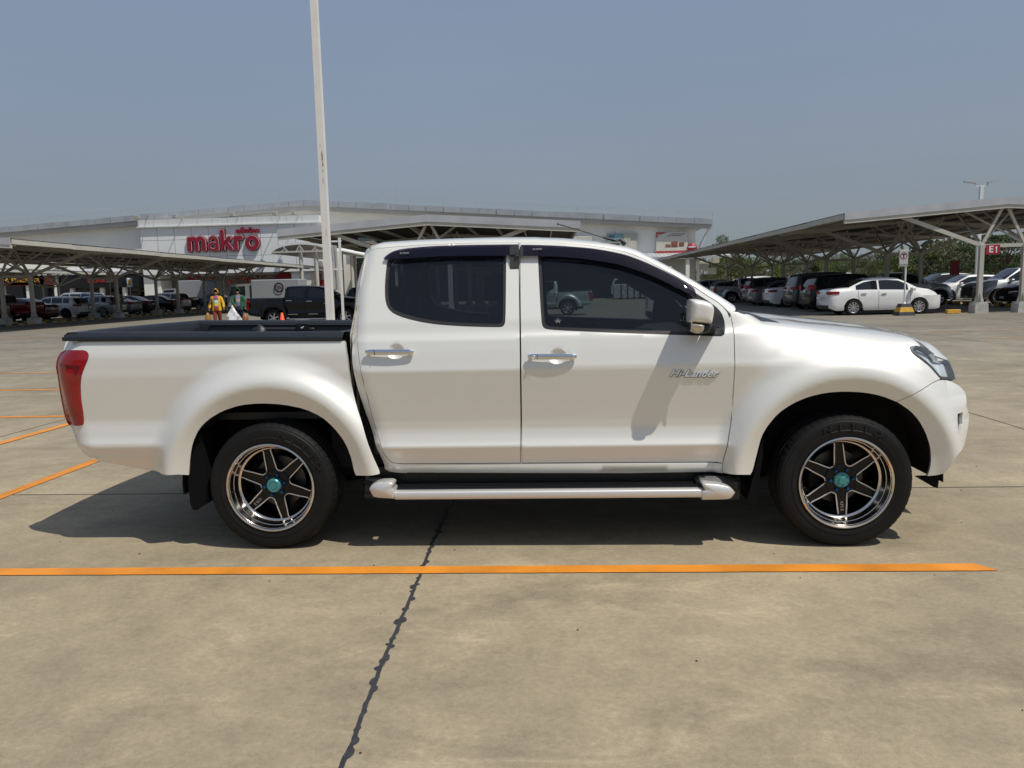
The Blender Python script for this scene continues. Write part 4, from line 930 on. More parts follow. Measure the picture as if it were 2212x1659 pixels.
def car(kind, col, name, label, cat, xr, yc, rz, group='cars parked in the bays', style='twin', nsp=9):
    key = (kind, style)
    if key not in _protos:
        t = thing(name, label, cat, (xr, yc, 0), rz, group); parts, sp = car_parts(kind)
        for nm, mb, m in parts: mb.build(nm, PWB if m == 'PAINT' else m, t, autos=.6 if nm == 'body' else None)
        for wx in sp['wx']:
            simple_wheel(sp['R'], sp['rr'], .2, nsp, style, t, (wx, -sp['W']/2+.0, sp['R'])); simple_wheel(sp['R'], sp['rr'], .2, nsp, style, t, (wx, sp['W']/2, sp['R']), True)
        _protos[key] = t
        if col is not PWB:
            for o in t.children:
                if o.data and o.data.materials[0] is PWB: o.material_slots[0].link = 'OBJECT'; o.material_slots[0].material = col
        return t
    src = _protos[key]; c = src.copy(); COL.objects.link(c)
    c.name = name; tag(c, label, cat, group); c.location = (xr, yc, 0); c.rotation_euler[2] = rz
    def cp(o, par):
        q = o.copy(); COL.objects.link(q); q.parent = par
        if q.type == 'MESH' and o.data.materials[0] is PWB: q.material_slots[0].link = 'OBJECT'; q.material_slots[0].material = col
        for ch in o.children: cp(ch, q)
    for ch in src.children: cp(ch, c)
    return c
def truck(col, label, xrw, yc, rz, style='bright', nsp=6, skip=('window_visor', 'visor_logo', 'visor_clip', 'wheel', 'aerial', 'roof_spoiler', 'window_sticker', 'badge', 'side_step'), extra=(), group='pickups around the car park'):
    t = TR.copy(); COL.objects.link(t); t.name = 'pickup_truck'; tag(t, label, 'pickup truck', group)
    c, s_ = math.cos(rz), math.sin(rz); t.location = (xrw+s_*YC, yc-c*YC, 0); t.rotation_euler[2] = rz
    sw = {PW: col, GTINT: GDARK, GTREAR: GDARK}
    for ch in list(TR.children):
        if ch.name.split('.')[0] in skip or ch.name.split('.')[0] in extra: continue
        copy_tree(ch, t, sw, skip)
    for x in XR:
        simple_wheel(.36, .235, .25, nsp, style, t, (x, .0, .36)); simple_wheel(.36, .235, .25, nsp, style, t, (x, 2*YC, .36), True)
    return t
PI = math.pi
for o in list(TR.children)+[c for d in TR.children for c in d.children]:
    if o.type == 'MESH' and o.name.split('.')[0] in ('wheel_well', 'door_pillar', 'door_trim', 'pillar_trim', 'seats', 'visor_clip', 'step_tread'): split_mesh(o)
# black one crossing behind; others in bays
bk = truck(PK, 'black double cab pickup with chrome-rimmed tail lights standing behind the white light pole', xat(591, 28.2, .35), 29.1, 0, 'bright', 6, skip=('window_visor', 'visor_logo', 'wheel', 'aerial', 'roof_spoiler', 'window_sticker', 'visor_clip'))
for zc_, zh in ((1.12, .05), (.97, .12)): MB().box(-1.13, -.93, .06, .10, zc_-zh/2-.025, zc_+zh/2+.025, .01).build('lamp_surround', CHR, bk) if False else None
for x in (.62, 1.5): MB().box(x, x+.42, .018, .05, .50, .515).build('sill_strip', CHR, bk)
truck(PSG, 'silver green pickup seen through the front door window of the white pickup', xat(1226, 34.0, .4), 34.9, PI, 'bright')
truck(PS, 'silver white pickup with rear wheel showing, at the far end of the right-hand row', xcar(1533, 50.3, .8)+1.2, 51.2, 0, 'bright')
truck(PT, 'tan pickup with yellow panel on its tailgate at the left edge', xcar(45, 38.5, .7)-1.15, 38.5, PI, 'bright')
truck(PR, 'bright red pickup between two canopy posts at the left', xcar(116, 41.3, .7)-1.15, 41.3, PI, 'bright')
truck(PB, 'dark blue pickup beside the pale SUV under the left canopy', xcar(440, 67, .7)-1.15, 67, PI, 'bright')
truck(PS, 'silver pickup parked behind the white sedan and sign post', 17.4, 36.3, 0, 'bright')
RC = 'cars in the right-hand row'
car('sedan', PWB, 'parked_car', 'clean white sedan in full side view at the near end of the right-hand row', 'car', xcar(1763, 27.6, .8), 28.45, 0, RC)
car('suv', PK, 'parked_car', 'black SUV with tall red tail light next to the white sedan', 'car', xcar(1727, 31.6, .8), 32.5, 0, RC)
car('big_suv', PG, 'parked_car', 'dark grey SUV with a silver skid plate, second from the white sedan', 'car', xcar(1692, 35.0, .8), 35.9, 0, RC)
car('sedan', PWB, 'parked_car', 'white sedan seen from behind with wide red tail light, squeezed between dark cars', 'car', xcar(1647, 39.0, .8), 39.9, 0, RC)
car('sedan', PG2, 'parked_car', 'grey sedan behind the rear-view white sedan in the right-hand row', 'car', xcar(1611, 42.3, .8), 43.2, 0, RC)
car('suv', PG, 'parked_car', 'charcoal wagon parked beside the silver white pickup', 'car', xcar(1599, 45.0, .8), 45.9, 0, RC)
car('hatch', PG2, 'parked_car', 'grey hatchback mostly hidden past the silver white pickup', 'car', 13.0, 55, 0, RC)
car('suv', PS, 'parked_car', 'pale SUV at the far end by the store corner', 'car', 12.6, 59, 0, RC)
car('big_suv', PS, 'parked_car', 'silver SUV facing left behind the E1 posts', 'car', 27.4, 37.0, PI, RC, 'bright', 6)
car('hatch', PWB, 'parked_car', 'white hatchback with black bonnet area facing left beside the silver SUV', 'car', 27.7, 42.8, PI, RC, 'bright', 6)
car('sedan', PK, 'parked_car', 'low black car at the right edge in front of the silver SUV', 'car', 25.9+1.0, 33.6, PI, RC)
car('suv', PK, 'parked_car', 'black wagon with sloping bonnet behind the white hatchback', 'car', 28.0, 46.5, PI, RC)
car('suv', PWB, 'parked_car', 'bright white SUV roof in full sun beyond the right canopy', 'car', 36, 62, PI, RC)
car('sedan', PWB, 'parked_car', 'bright white car in full sun farther right beyond the canopy', 'car', 44, 62, PI, RC)
LC = 'cars in the left-hand rows'
car('sedan', PDR, 'parked_car', 'maroon sedan tucked behind the red pickup', 'car', xcar(138, 44.0, .7), 44.4, PI, LC)
car('hatch', PWB, 'parked_car', 'white crossover with dark wheels in the shade behind the cart', 'car', xcar(200, 47.2, .8), 48.0, PI, LC, 'dark', 6)
car('big_suv', PS, 'parked_car', 'silver people carrier behind the security guard', 'car', xcar(240, 53, .8), 53.5, PI, LC, 'bright', 6)
car('hatch', PS, 'parked_car', 'silver hatchback directly right of the security guard', 'car', xcar(273, 50.3, .8), 51.2, PI, LC)
car('sedan', PG2, 'parked_car', 'metallic grey sedan between the guard and the next posts', 'car', xcar(308, 54.5, .8), 55.3, PI, LC)
car('sedan', PK, 'parked_car', 'black sedan beside the metallic grey sedan', 'car', xcar(345, 58.0, .8), 58.6, PI, LC)
car('sedan', PK, 'parked_car', 'black sedan with glowing red tail light near the double posts', 'car', xcar(388, 60.0, .8), 61.4, PI, LC)
car('suv', PWB, 'parked_car', 'pale SUV standing under the middle of the left canopy', 'car', xcar(414, 63.5, .8), 64.3, PI, LC)
car('sedan', PG, 'parked_car', 'charcoal sedan behind the two walking women', 'car', xcar(520, 70, .8), 70.6, PI, LC)
car('suv', PK, 'parked_car', 'black SUV seen between the light pole and the white cab', 'car', -9.0, 35.0, 0, LC)
car('suv', PG, 'parked_car', 'dark SUV at the far left beyond the tan pickup', 'car', -40, 52, PI, LC)
car('hatch', PG2, 'parked_car', 'grey hatchback in the second left row', 'car', -44, 60, PI, LC)

# ================================================================== GROUND
def concrete():
    m = bpy.data.materials.new('car park concrete'); t, b = nodes(m); b.inputs['Roughness'].default_value = .82; b.inputs['Specular IOR Level'].default_value = .3
    N = t.nodes.new; lk = t.links.new; co = N('ShaderNodeTexCoord')
    def noise(sc, det, rough=.55, sxy=None, dist=0):
        n = N('ShaderNodeTexNoise'); n.inputs['Scale'].default_value = sc; n.inputs['Detail'].default_value = det; n.inputs['Roughness'].default_value = rough; n.inputs['Distortion'].default_value = dist
        if sxy: mp = N('ShaderNodeMapping'); mp.inputs['Scale'].default_value = sxy; mp.inputs['Rotation'].default_value = (0, 0, .5); lk(co.outputs['Object'], mp.inputs[0]); lk(mp.outputs[0], n.inputs['Vector'])
        else: lk(co.outputs['Object'], n.inputs['Vector'])
        return n.outputs[0]
    def rng(v, a, b_, c, d):
        r = N('ShaderNodeMapRange'); r.inputs[1].default_value = a; r.inputs[2].default_value = b_; r.inputs[3].default_value = c; r.inputs[4].default_value = d; lk(v, r.inputs[0]); return r.outputs[0]
    def mul(a, b_):
        q = N('ShaderNodeMath'); q.operation = 'MULTIPLY'; lk(a, q.inputs[0]); lk(b_, q.inputs[1]); return q.outputs[0]
    f = mul(rng(noise(.55, 8, .62), .3, .7, .80, 1.16), rng(noise(3.2, 9, .75), .3, .7, .82, 1.15))
    f = mul(f, rng(noise(38, 5, .8), .3, .7, .82, 1.15)); f = mul(f, rng(noise(260, 3, .7), .3, .7, .80, 1.18))
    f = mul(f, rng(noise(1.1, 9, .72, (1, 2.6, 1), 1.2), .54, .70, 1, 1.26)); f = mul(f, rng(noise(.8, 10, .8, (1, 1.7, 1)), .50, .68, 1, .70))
    # slabs darker and greyer with distance
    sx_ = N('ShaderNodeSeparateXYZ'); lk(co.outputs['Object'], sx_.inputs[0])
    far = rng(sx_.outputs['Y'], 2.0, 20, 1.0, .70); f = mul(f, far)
    fl = []
    for ax_, st_, of_ in (('X', 5.04, -.87), ('Y', 6.3, -1.215)):
        a_ = N('ShaderNodeMath'); a_.operation = 'ADD'; a_.inputs[1].default_value = of_; lk(sx_.outputs[ax_], a_.inputs[0]); d_ = N('ShaderNodeMath'); d_.operation = 'DIVIDE'; d_.inputs[1].default_value = st_; lk(a_.outputs[0], d_.inputs[0]); g_ = N('ShaderNodeMath'); g_.operation = 'FLOOR'; lk(d_.outputs[0], g_.inputs[0]); fl.append(g_.outputs[0])
    cb = N('ShaderNodeCombineXYZ'); lk(fl[0], cb.inputs[0]); lk(fl[1], cb.inputs[1]); wn = N('ShaderNodeTexWhiteNoise'); lk(cb.outputs[0], wn.inputs['Vector']); f = mul(f, rng(wn.outputs['Value'], 0, 1, .93, 1.06))
    v = N('ShaderNodeTexVoronoi'); v.inputs['Scale'].default_value = .9; v.inputs['Randomness'].default_value = 1; lk(co.outputs['Object'], v.inputs['Vector']); f = mul(f, rng(v.outputs['Distance'], .0, .035, .55, 1))
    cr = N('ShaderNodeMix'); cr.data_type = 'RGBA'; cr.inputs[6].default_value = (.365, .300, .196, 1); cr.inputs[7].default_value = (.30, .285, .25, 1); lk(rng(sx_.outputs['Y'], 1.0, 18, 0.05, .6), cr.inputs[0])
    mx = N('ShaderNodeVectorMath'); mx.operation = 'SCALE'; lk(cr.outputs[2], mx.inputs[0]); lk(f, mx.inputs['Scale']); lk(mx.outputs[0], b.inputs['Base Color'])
    bp = N('ShaderNodeBump'); bp.inputs['Strength'].default_value = .35; bp.inputs['Distance'].default_value = .002; lk(noise(180, 4, .7), bp.inputs['Height']); lk(bp.outputs[0], b.inputs['Normal'])
    return m
CM = concrete()
def sheet(name, x0, x1, y0, y1, z, m):
    o = mesh_obj(name, [(x0, y0, z), (x1, y0, z), (x1, y1, z), (x0, y1, z)], [(0, 1, 2, 3)], m); return structure(o)
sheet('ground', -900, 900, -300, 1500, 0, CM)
TAR = mat('tar sealant', (.035, .036, .040), .6, var=.3, vscale=30)
# tarred joint with lumps
def joint(name, p0, p1, wmin, wmax, m, lump=0.):
    p0 = np.array(p0); p1 = np.array(p1); L = np.linalg.norm(p1-p0); d = (p1-p0)/L; nrm = np.array([-d[1], d[0]]); n = int(L/.006) if lump else max(2, int(L/.5)); V = []; F = []
    wl = np.full(n, (wmin+wmax)/2); wr = wl.copy()
    if lump:
        k = np.exp(-.5*(np.arange(-6, 7)/2.2)**2); k /= k.sum(); wl = np.convolve(RNG.uniform(wmin, wmax, n+12), k, 'valid')*1.0; wr = np.convolve(RNG.uniform(wmin, wmax, n+12), k, 'valid')
        for arr in (wl, wr):
            i = 0
            while i < n:
                i += int(RNG.uniform(3, 30)); h = RNG.uniform(.05, 1)**1.6*lump*1.15; q = int(RNG.uniform(1, 5))
                for j in range(-q, q+1):
                    if 0 <= i+j < n: arr[i+j] += h*math.sqrt(max(0, 1-(j/(q+.5))**2))
    wob = np.cumsum(RNG.normal(0, .0006, n)); wob -= np.linspace(0, wob[-1], n)
    for i in range(n):
        c = p0+d*L*i/(n-1)+nrm*(wob[i] if lump else 0); a = c-nrm*wl[i]; b = c+nrm*wr[i]; V += [(a[0], a[1], .0022), (b[0], b[1], .0022)]
    for i in range(n-1): F.append((2*i, 2*i+1, 2*i+3, 2*i+2))
    return structure(mesh_obj(name, V, F, m))
joint('tar_joint', (.93, -3.2), (.86, .85), .006, .010, TAR, .017); joint('tar_joint', (.86, .85), (.80, 24), .008, .013, TAR, .014)
DJ = mat('slab joint', (.06, .055, .05), .8)
for x in (5.92, 10.96, -4.17, -9.2, -14.3, -19.4): joint('slab_joint', (x, -3), (x-.08, 26), .006, .008, DJ)
for y in (1.215, 7.6, 13.8, 20): joint('slab_joint', (-40, y-.0), (60, y-.02), .0055, .0055, DJ)
def worn(name, col, amt):
    m = mat(name, col, .6, bump=.2, bscale=200); t, b = nodes(m); N = t.nodes.new; lk = t.links.new; co = N('ShaderNodeTexCoord')
    n1 = N('ShaderNodeTexNoise'); n1.inputs['Scale'].default_value = 55; n1.inputs['Detail'].default_value = 6; n1.inputs['Roughness'].default_value = .75
    n2 = N('ShaderNodeTexNoise'); n2.inputs['Scale'].default_value = 3; n2.inputs['Detail'].default_value = 8; lk(co.outputs['Object'], n1.inputs['Vector']); lk(co.outputs['Object'], n2.inputs['Vector'])
    r1 = N('ShaderNodeMapRange'); r1.inputs[1].default_value = .60-amt; r1.inputs[2].default_value = .72-amt; lk(n1.outputs[0], r1.inputs[0])
    r2 = N('ShaderNodeMapRange'); r2.inputs[1].default_value = .3; r2.inputs[2].default_value = .7; r2.inputs[3].default_value = .70; r2.inputs[4].default_value = 1.10; lk(n2.outputs[0], r2.inputs[0])
    mx = N('ShaderNodeMix'); mx.data_type = 'RGBA'; mx.inputs[6].default_value = (*col, 1); mx.inputs[7].default_value = (.36, .25, .14, 1); q = N('ShaderNodeMath'); q.operation = 'MULTIPLY'; q.inputs[1].default_value = .55; lk(r1.outputs[0], q.inputs[0]); lk(q.outputs[0], mx.inputs[0])
    sc_ = N('ShaderNodeVectorMath'); sc_.operation = 'SCALE'; lk(mx.outputs[2], sc_.inputs[0]); lk(r2.outputs[0], sc_.inputs['Scale']); lk(sc_.outputs[0], b.inputs['Base Color']); return m
ORP = worn('orange line paint', (.78, .275, .022), .0); ORD = worn('faded orange line', (.60, .27, .06), .1)
def line(p0, p1, wd, m, z=.0045, skew=0):
    p0 = np.array(p0); p1 = np.array(p1); d = (p1-p0)/np.linalg.norm(p1-p0); n = np.array([-d[1], d[0]])*wd/2
    k = max(4, int(np.linalg.norm(p1-p0)/.03)); V = []
    for i in range(k+1):
        f = i/k; a = p0+(p1-p0)*f-n*(1+RNG.normal(0, .02))+d*skew*f; b = p0+(p1-p0)*f+n*(1+RNG.normal(0, .02)); V += [(a[0], a[1], z), (b[0], b[1], z)]
    return structure(mesh_obj('parking_line', V, [(2*i, 2*i+2, 2*i+3, 2*i+1) for i in range(k)], m))
line((-2.49, -.345), (3.63, -.300), .098, ORP, skew=.07)
line((-2.44, -.25), (-2.44, 2.40), .10, ORP); line((-2.39, 2.35), (2.2, 2.37), .10, ORP)
line((-3.92, -6), (-3.92, 12.9), .10, ORP, z=.0065)
for y in (2.2, 4.82, 7.48, 10.15, 12.8): line((-9.2, y), (-3.97, y-.02), .10, ORD if y > 9 else ORP)
for y in (14.3, 17.0): line((11.4, y), (19.0, y), .10, ORD)
for y in (20.5, 23.3): line((-24, y), (-17, y), .10, ORD)
# small litter flecks
mb = MB()
for _ in range(46):
    x, y = RNG.uniform(-1.5, 5), RNG.uniform(-2.2, 2.2); r = RNG.uniform(.002, .007); mb.prism([(x+r*math.cos(a)*RNG.uniform(.6, 1.3), y+r*math.sin(a)*RNG.uniform(.5, 1)) for a in np.linspace(0, 6.283, 7)[:-1]], .0005, .0035, 'xy')
o = mb.build('grit', mat('dark grit', (.05, .045, .04), .9)); o['kind'] = 'stuff'

# ================================================================== CANOPIES
VPX = -.0170      # rows run towards x += VPX*y
def corr_roof(xr, half, y0, y1, zr, ze, th=.03):
    # corrugated sheet, ribs running down the slope
    V = []; F = []; n = int((y1-y0)/.10)
    for i in range(n+1):
        y = y0+(y1-y0)*i/n; dz = .035 if i % 2 else 0; xo = VPX*(y-y0)
        V += [(xr-half+xo, y, ze+dz), (xr+xo, y, zr+dz), (xr+half+xo, y, ze+dz)]
    for i in range(n):
        for j in range(2): F.append((i*3+j, i*3+j+1, (i+1)*3+j+1, (i+1)*3+j))
    return V, F
def canopy(label, xr, ys, y0, y1, sp=1.62, half=6.0, zr=4.30, ze=3.88, sm=STEEL, fascia=True, sides=(-1, 1), base=.42, zj=2.66):
    t = thing('parking_canopy', label, 'canopy', (xr, y0, 0), 0, 'steel canopies over the parking rows')
    off = Vector((-xr, -y0, 0))
    def B(mb, nm, m, par=None):
        mb.V = [(v[0]-xr, v[1]-y0, v[2]) for v in mb.V]; return mb.build(nm, m, par or t)
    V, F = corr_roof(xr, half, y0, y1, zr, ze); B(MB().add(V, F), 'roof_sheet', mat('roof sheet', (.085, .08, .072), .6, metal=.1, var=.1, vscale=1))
    X = lambda y: xr+VPX*(y-y0)
    sl = (zr-ze)/half
    if fascia:
        mb = MB()
        for s in (-1, 1): mb.prism([(xr, zr+.04), (xr+s*half, ze+.04), (xr+s*half, ze-.24), (xr, zr-.24)], y0-.05, y0, 'xz')
        B(mb, 'end_flashing', ZINC); mb = MB()
        for s in (-1, 1): mb.prism([(xr, zr-.24), (xr+s*half, ze-.24), (xr+s*half, ze-.38), (xr, zr-.38)], y0-.02, y0+.08, 'xz')
        B(mb, 'end_beam', sm)
    mb = MB()
    for s in (-1, 1):
        L = y1-y0; k = int(L/4.15)+1
        for q in range(k):
            a, b = y0+.1+q*4.15, min(y1, y0+.1+(q+1)*4.15); e_ = .02*(q % 2); mb.beam((X(a)+s*(half-.04), a, ze-.10-e_), (X(b)+s*(half-.04), b, ze-.10-e_*.2), .06, .20)
    B(mb, 'eave_channel', sm)
    mb = MB()
    for f in (-.82, -.62, -.42, -.2, .2, .42, .62, .82):
        x = f*half; mb.beam((X(y0)+x, y0+.05, zr-abs(x)*sl-.08), (X(y1)+x, y1, zr-abs(x)*sl-.08), .06, .12)
    B(mb, 'purlins', sm)
    for y in ys:
        x0 = X(y); mb = MB()
        for s in (-1, 1): mb.beam((x0, y, zr-.22), (x0+s*(half-.1), y, ze-.20), .10, .16)
        B(mb, 'rafter', sm)
        MBt = MB(); MBt.beam((x0-sp/2, y, zj-.06), (x0+sp/2, y, zj-.06), .10, .14); B(MBt, 'tie_beam', sm)
        for s in (-1, 1):
            xp = x0+s*sp/2; mb = MB(); mb.box(xp-.085, xp+.085, y-.085, y+.085, base+.02, zj, .008)
            for a in range(4):
                dx, dy = ((1, 0), (-1, 0), (0, 1), (0, -1))[a]; mb.add([(xp+dx*.08, y+dy*.08, base+.02), (xp+dx*.20, y+dy*.20, base+.02), (xp+dx*.08, y+dy*.08, base+.42), (xp+dx*.08+dy*.012, y+dy*.08+dx*.012, base+.02), (xp+dx*.20+dy*.012, y+dy*.20+dx*.012, base+.02), (xp+dx*.08+dy*.012, y+dy*.08+dx*.012, base+.42)], [(0, 1, 2), (5, 4, 3), (0, 2, 5, 3), (1, 4, 5, 2), (0, 3, 4, 1)])
            po = B(mb, 'post', sm)
            mb = MB(); b_ = .02; mb.prism([(xp-.26, 0), (xp+.26, 0), (xp+.24, base-.10), (xp+.25, base-.08), (xp+.20, base), (xp-.20, base), (xp-.25, base-.08), (xp-.24, base-.10)], y-.25, y+.25, 'xz'); B(mb, 'footing', CONC, po)
            mb = MB()
            mb.beam((xp, y, zj-.05), (xp+s*3.1, y, zr-(sp/2+3.1)*sl-.30), .10, .15); mb.beam((xp+s*2.4, y, zr-(sp/2+2.4)*sl-.29), (xp+s*3.9, y, zr-(sp/2+3.9)*sl-.29), .12, .09)
            mb.beam((xp, y, zj-.02), (x0+s*.08, y, zr-.30), .08, .10)
            for q in (-1, 1):
                if y+q*2.4 < y0+.5: continue
                mb.beam((xp, y, zj), (xp-s*.25, y+q*2.6, zr-.62*sl-.2), .07, .09); mb.beam((xp, y, zj), (x0-s*1.0, y+q*1.3, zr-1.0*sl-.2), .06, .08)
            B(mb, 'brace', sm, po)
    return t
RY = [27.3+8.25*i for i in range(6)]
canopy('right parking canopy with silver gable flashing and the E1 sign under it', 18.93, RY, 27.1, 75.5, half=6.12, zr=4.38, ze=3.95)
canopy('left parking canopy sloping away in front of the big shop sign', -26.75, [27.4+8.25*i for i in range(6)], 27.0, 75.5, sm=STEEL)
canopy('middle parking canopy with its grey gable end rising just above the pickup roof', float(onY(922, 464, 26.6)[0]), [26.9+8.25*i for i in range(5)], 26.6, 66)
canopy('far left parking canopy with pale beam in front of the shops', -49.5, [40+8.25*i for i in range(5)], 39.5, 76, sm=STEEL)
# lamp brackets on canopies
# ---------------------------------------------------------------- kerbs
def kerbs(x, y0, y1, lab, grp):
    k = 0; y = y0
    while y < y1:
        t = thing('wheel_stop', lab, 'kerb', (x+VPX*(y-y0), y, 0), 0, grp); a = MB(); b = MB()
        for q in range(5): (a if q % 2 == 0 else b).box(-.09, .09, q*.46, q*.46+.458, 0, .16, .02)
        a.build('yellow_blocks', YEL, t); b.build('black_blocks', BLKR, t); y += 2.75; k += 1
kerbs(-25.9, 29.5, 74, 'yellow and black wheel stop along the left driving lane', 'wheel stops in front of the left posts')
kerbs(-28.6, 31, 74, 'yellow and black wheel stop behind the left posts', 'wheel stops behind the left posts')
kerbs(22.5, 29.0, 46, 'yellow and black wheel stop under the right canopy', 'wheel stops under the right canopy')
t = thing('wheel_stop', 'yellow wheel stop by the front tyre of the white sedan', 'kerb', (16.9, 27.3, 0)); MB().box(0, .52, -.09, .09, 0, .16, .02).build('yellow_block', YEL, t)
structure(mesh_obj('kerb_island', *(lambda m: (m.V, m.F))(MB().box(-28.7, -25.75, 24, 76, .0, .10)), mat('island paving', (.16, .155, .14), .85, var=.2, vscale=2)))

# ================================================================== LIGHT POLES AND SIGNS
pb = ground(714, 745) ; PY = 17.0
px_ = xat(712, PY, 1.2)
t = thing('light_pole', 'tall white square light pole rising out of the frame behind the pickup bed', 'light pole', (px_, PY, 0))
mb = MB(); mb.add([(-.095, -.095, .55), (.095, -.095, .55), (.095, .095, .55), (-.095, .095, .55), (-.085, -.085, 10.5), (.085, -.085, 10.5), (.085, .085, 10.5), (-.085, .085, 10.5)], [(0, 3, 2, 1), (4, 5, 6, 7), (0, 1, 5, 4), (1, 2, 6, 5), (2, 3, 7, 6), (3, 0, 4, 7)])
PLM = mat('pole paint', (.80, .77, .72), .5, var=.06, vscale=1.5); mb.build('pole', PLM, t)
MB().box(-.3, .3, -.3, .3, 0, .55, .03).build('footing', CONC, t); MB().beam((-.8, 0, 10.4), (.8, 0, 10.4), .08, .08).build('arm', PLM, t)
for s in (-1, 1): MB().box(s*1.15-.35, s*1.15+.35, -.14, .14, 10.38, 10.48, .03).build('lamp_head', ZINC, t)
ms = MB()
for (u, z, w_, h) in ((.02, 5.05, .02, .12), (.03, 4.9, .035, .2), (.035, 4.75, .03, .14), (.03, 4.6, .015, .1), (.02, 4.3, .01, .18), (.03, 2.9, .008, .25), (-.01, 5.25, .008, .1)): ms.prism([(u-w_/2, z), (u+w_/2, z+.03), (u+w_*.3, z+h), (u-w_*.4, z+h*.8)], -.0965, -.0935)
ms.build('scuff_marks', mat('scuff', (.25, .24, .23), .8), t)
# leaning narrow sign board behind the pole
by = 24.0; bx_ = xat(742, by, 2.5)
t = thing('sign_frame', 'narrow blue and white sign board on a thin pole beside the tall white pole', 'sign', (xat(737, by, 2), by, 0))
MB().box(-.04, .04, -.04, .04, 0, 3.35).build('pole', WHT, t); MB().box(-.30, -.24, -.55, .5, 1.5, 3.1, .01).build('board', mat('sign grey', (.42, .42, .42), .5), t); MB().box(-.305, -.235, -.56, -.2, 2.5, 3.0).build('blue_panel', mat('sign blue', (.02, .05, .25), .5), t)
for z in (2.2, 3.2): MB().box(-.30, .06, -.03, .03, z, z+.06).build('bracket', WHT, t)
# far twin lamp
t = thing('light_pole', 'distant slim twin-head lamp standing beyond the right canopy', 'light pole', (xat(2114, 56, 4), 56, 0)); ZT_ = float(onY(2120, 402, 56)[2])
mb = MB(); mb.add([(-.12, -.12, 0), (.12, -.12, 0), (.12, .12, 0), (-.12, .12, 0), (-.11, -.11, ZT_), (.11, -.11, ZT_), (.11, .11, ZT_), (-.11, .11, ZT_)], [(0, 3, 2, 1), (4, 5, 6, 7), (0, 1, 5, 4), (1, 2, 6, 5), (2, 3, 7, 6), (3, 0, 4, 7)]); mb.build('pole', WHT, t)
MB().beam((-.45, 0, ZT_), (.45, 0, ZT_), .08, .08).build('arm', WHT, t)
for s in (-1, 1): mb = MB(); mb.beam((s*.42, 0, ZT_+.05), (s*.45, 0, ZT_+.35), .06, .06); mb.beam((s*.42, 0, ZT_+.25), (s*1.25, 0, ZT_+.36), .24, .09); mb.build('lamp_head', ZINC, t)
# E1 sign
ex = xat(2146, 26.75, 2.7); t = thing('bay_sign', 'red sign reading E1 hanging between the front posts of the right canopy', 'sign', (ex, 26.78, 2.64))
z0 = float(onY(*T('O', (2020, 886))[0], 26.75)[2])-2.64; z1 = float(onY(*T('O', (2020, 778))[0], 26.75)[2])-2.64
MB().box(-.26, .26, -.03, .0, z0, z1, .004).build('board', REDS, t); text_mesh('E', .34, .006, 'lettering', WHT, t, at(-.075, -.034, (z0+z1)/2), bold=.008); zc_ = (z0+z1)/2; MB().prism([(.07, zc_+.055), (.115, zc_+.12), (.145, zc_+.12), (.145, zc_-.12), (.105, zc_-.12), (.105, zc_+.06), (.07, zc_+.025)], -.037, -.03).build('lettering', WHT, t)
# no-turn sign on striped base
sb = ground(*T('O', (935, 1556))[0]); t = thing('road_sign', 'small traffic sign on a striped trapezoid base in front of the white sedan', 'sign', (sb[0], sb[1]+.25, 0))
def frus(w0, w1, z0, z1): 
    return MB().add([(-w0, -w0, z0), (w0, -w0, z0), (w0, w0, z0), (-w0, w0, z0), (-w1, -w1, z1), (w1, -w1, z1), (w1, w1, z1), (-w1, w1, z1)], [(0, 3, 2, 1), (4, 5, 6, 7), (0, 1, 5, 4), (1, 2, 6, 5), (2, 3, 7, 6), (3, 0, 4, 7)])
frus(.305, .27, 0, .14).build('base_bottom', BLKR, t); frus(.27, .215, .14, .32).build('base_band', YEL, t); frus(.215, .17, .32, .45).build('base_top', BLKR, t)
mb = MB(); mb.tube([(0, 0, .44), (0, 0, 1.95)], .032, 10); mb.tube([(0, 0, .44), (0, 0, .52)], [.075, .035], 10); mb.build('pole', WHT, t)
z0, z1 = [float(onY(*T('O', (910, q))[0], sb[1]+.2)[2]) for q in (1020, 838)]; sx0 = -.11
MB().box(sx0-.165, sx0+.165, -.06, -.035, z0, z1, .01).build('board', mat('sign face', (.5, .5, .49), .6), t)
zc_ = (z0+z1)/2+.09
MB().lathe([(.135, -.066), (.135, -.061), (.108, -.061), (.108, -.066)], 28, (sx0, 0, zc_), close=True).build('red_ring', REDS, t)
mb = MB(); mb.box(sx0-.022, sx0+.018, -.065, -.060, zc_-.09, zc_+.05); mb.box(sx0-.07, sx0+.07, -.065, -.060, zc_+.035, zc_+.07); mb.build('symbol', BLKM, t)
text_mesh('ห้ามกลับรถ', .075, .002, 'lettering', BLKM, t, at(sx0, -.062, z0+.06))
# red column board
t = thing('bay_sign', 'tall dark red board on a canopy post behind the road sign', 'sign', (xat(2058, 35.1, 2.2), 34.9, 0)); z0, z1 = [float(onY(*T('O', (790, q))[0], 35)[2]) for q in (1130, 975)]; MB().box(-.22, .22, -.04, 0, z0, z1).build('board', mat('red dull', (.22, .012, .02), .6), t)
# cone
t = thing('traffic_cone', 'small orange traffic cone by the rear wheel of the black pickup', 'cone', (xat(610, 23.5, .4), 23.5, 0))
MB().lathe([(.17, .04), (.04, .70), (.02, .71), (0, .71)], 20, axis='z').build('cone', ORG, t); MB().box(-.2, .2, -.2, .2, 0, .045, .01).build('base', ORG, t)

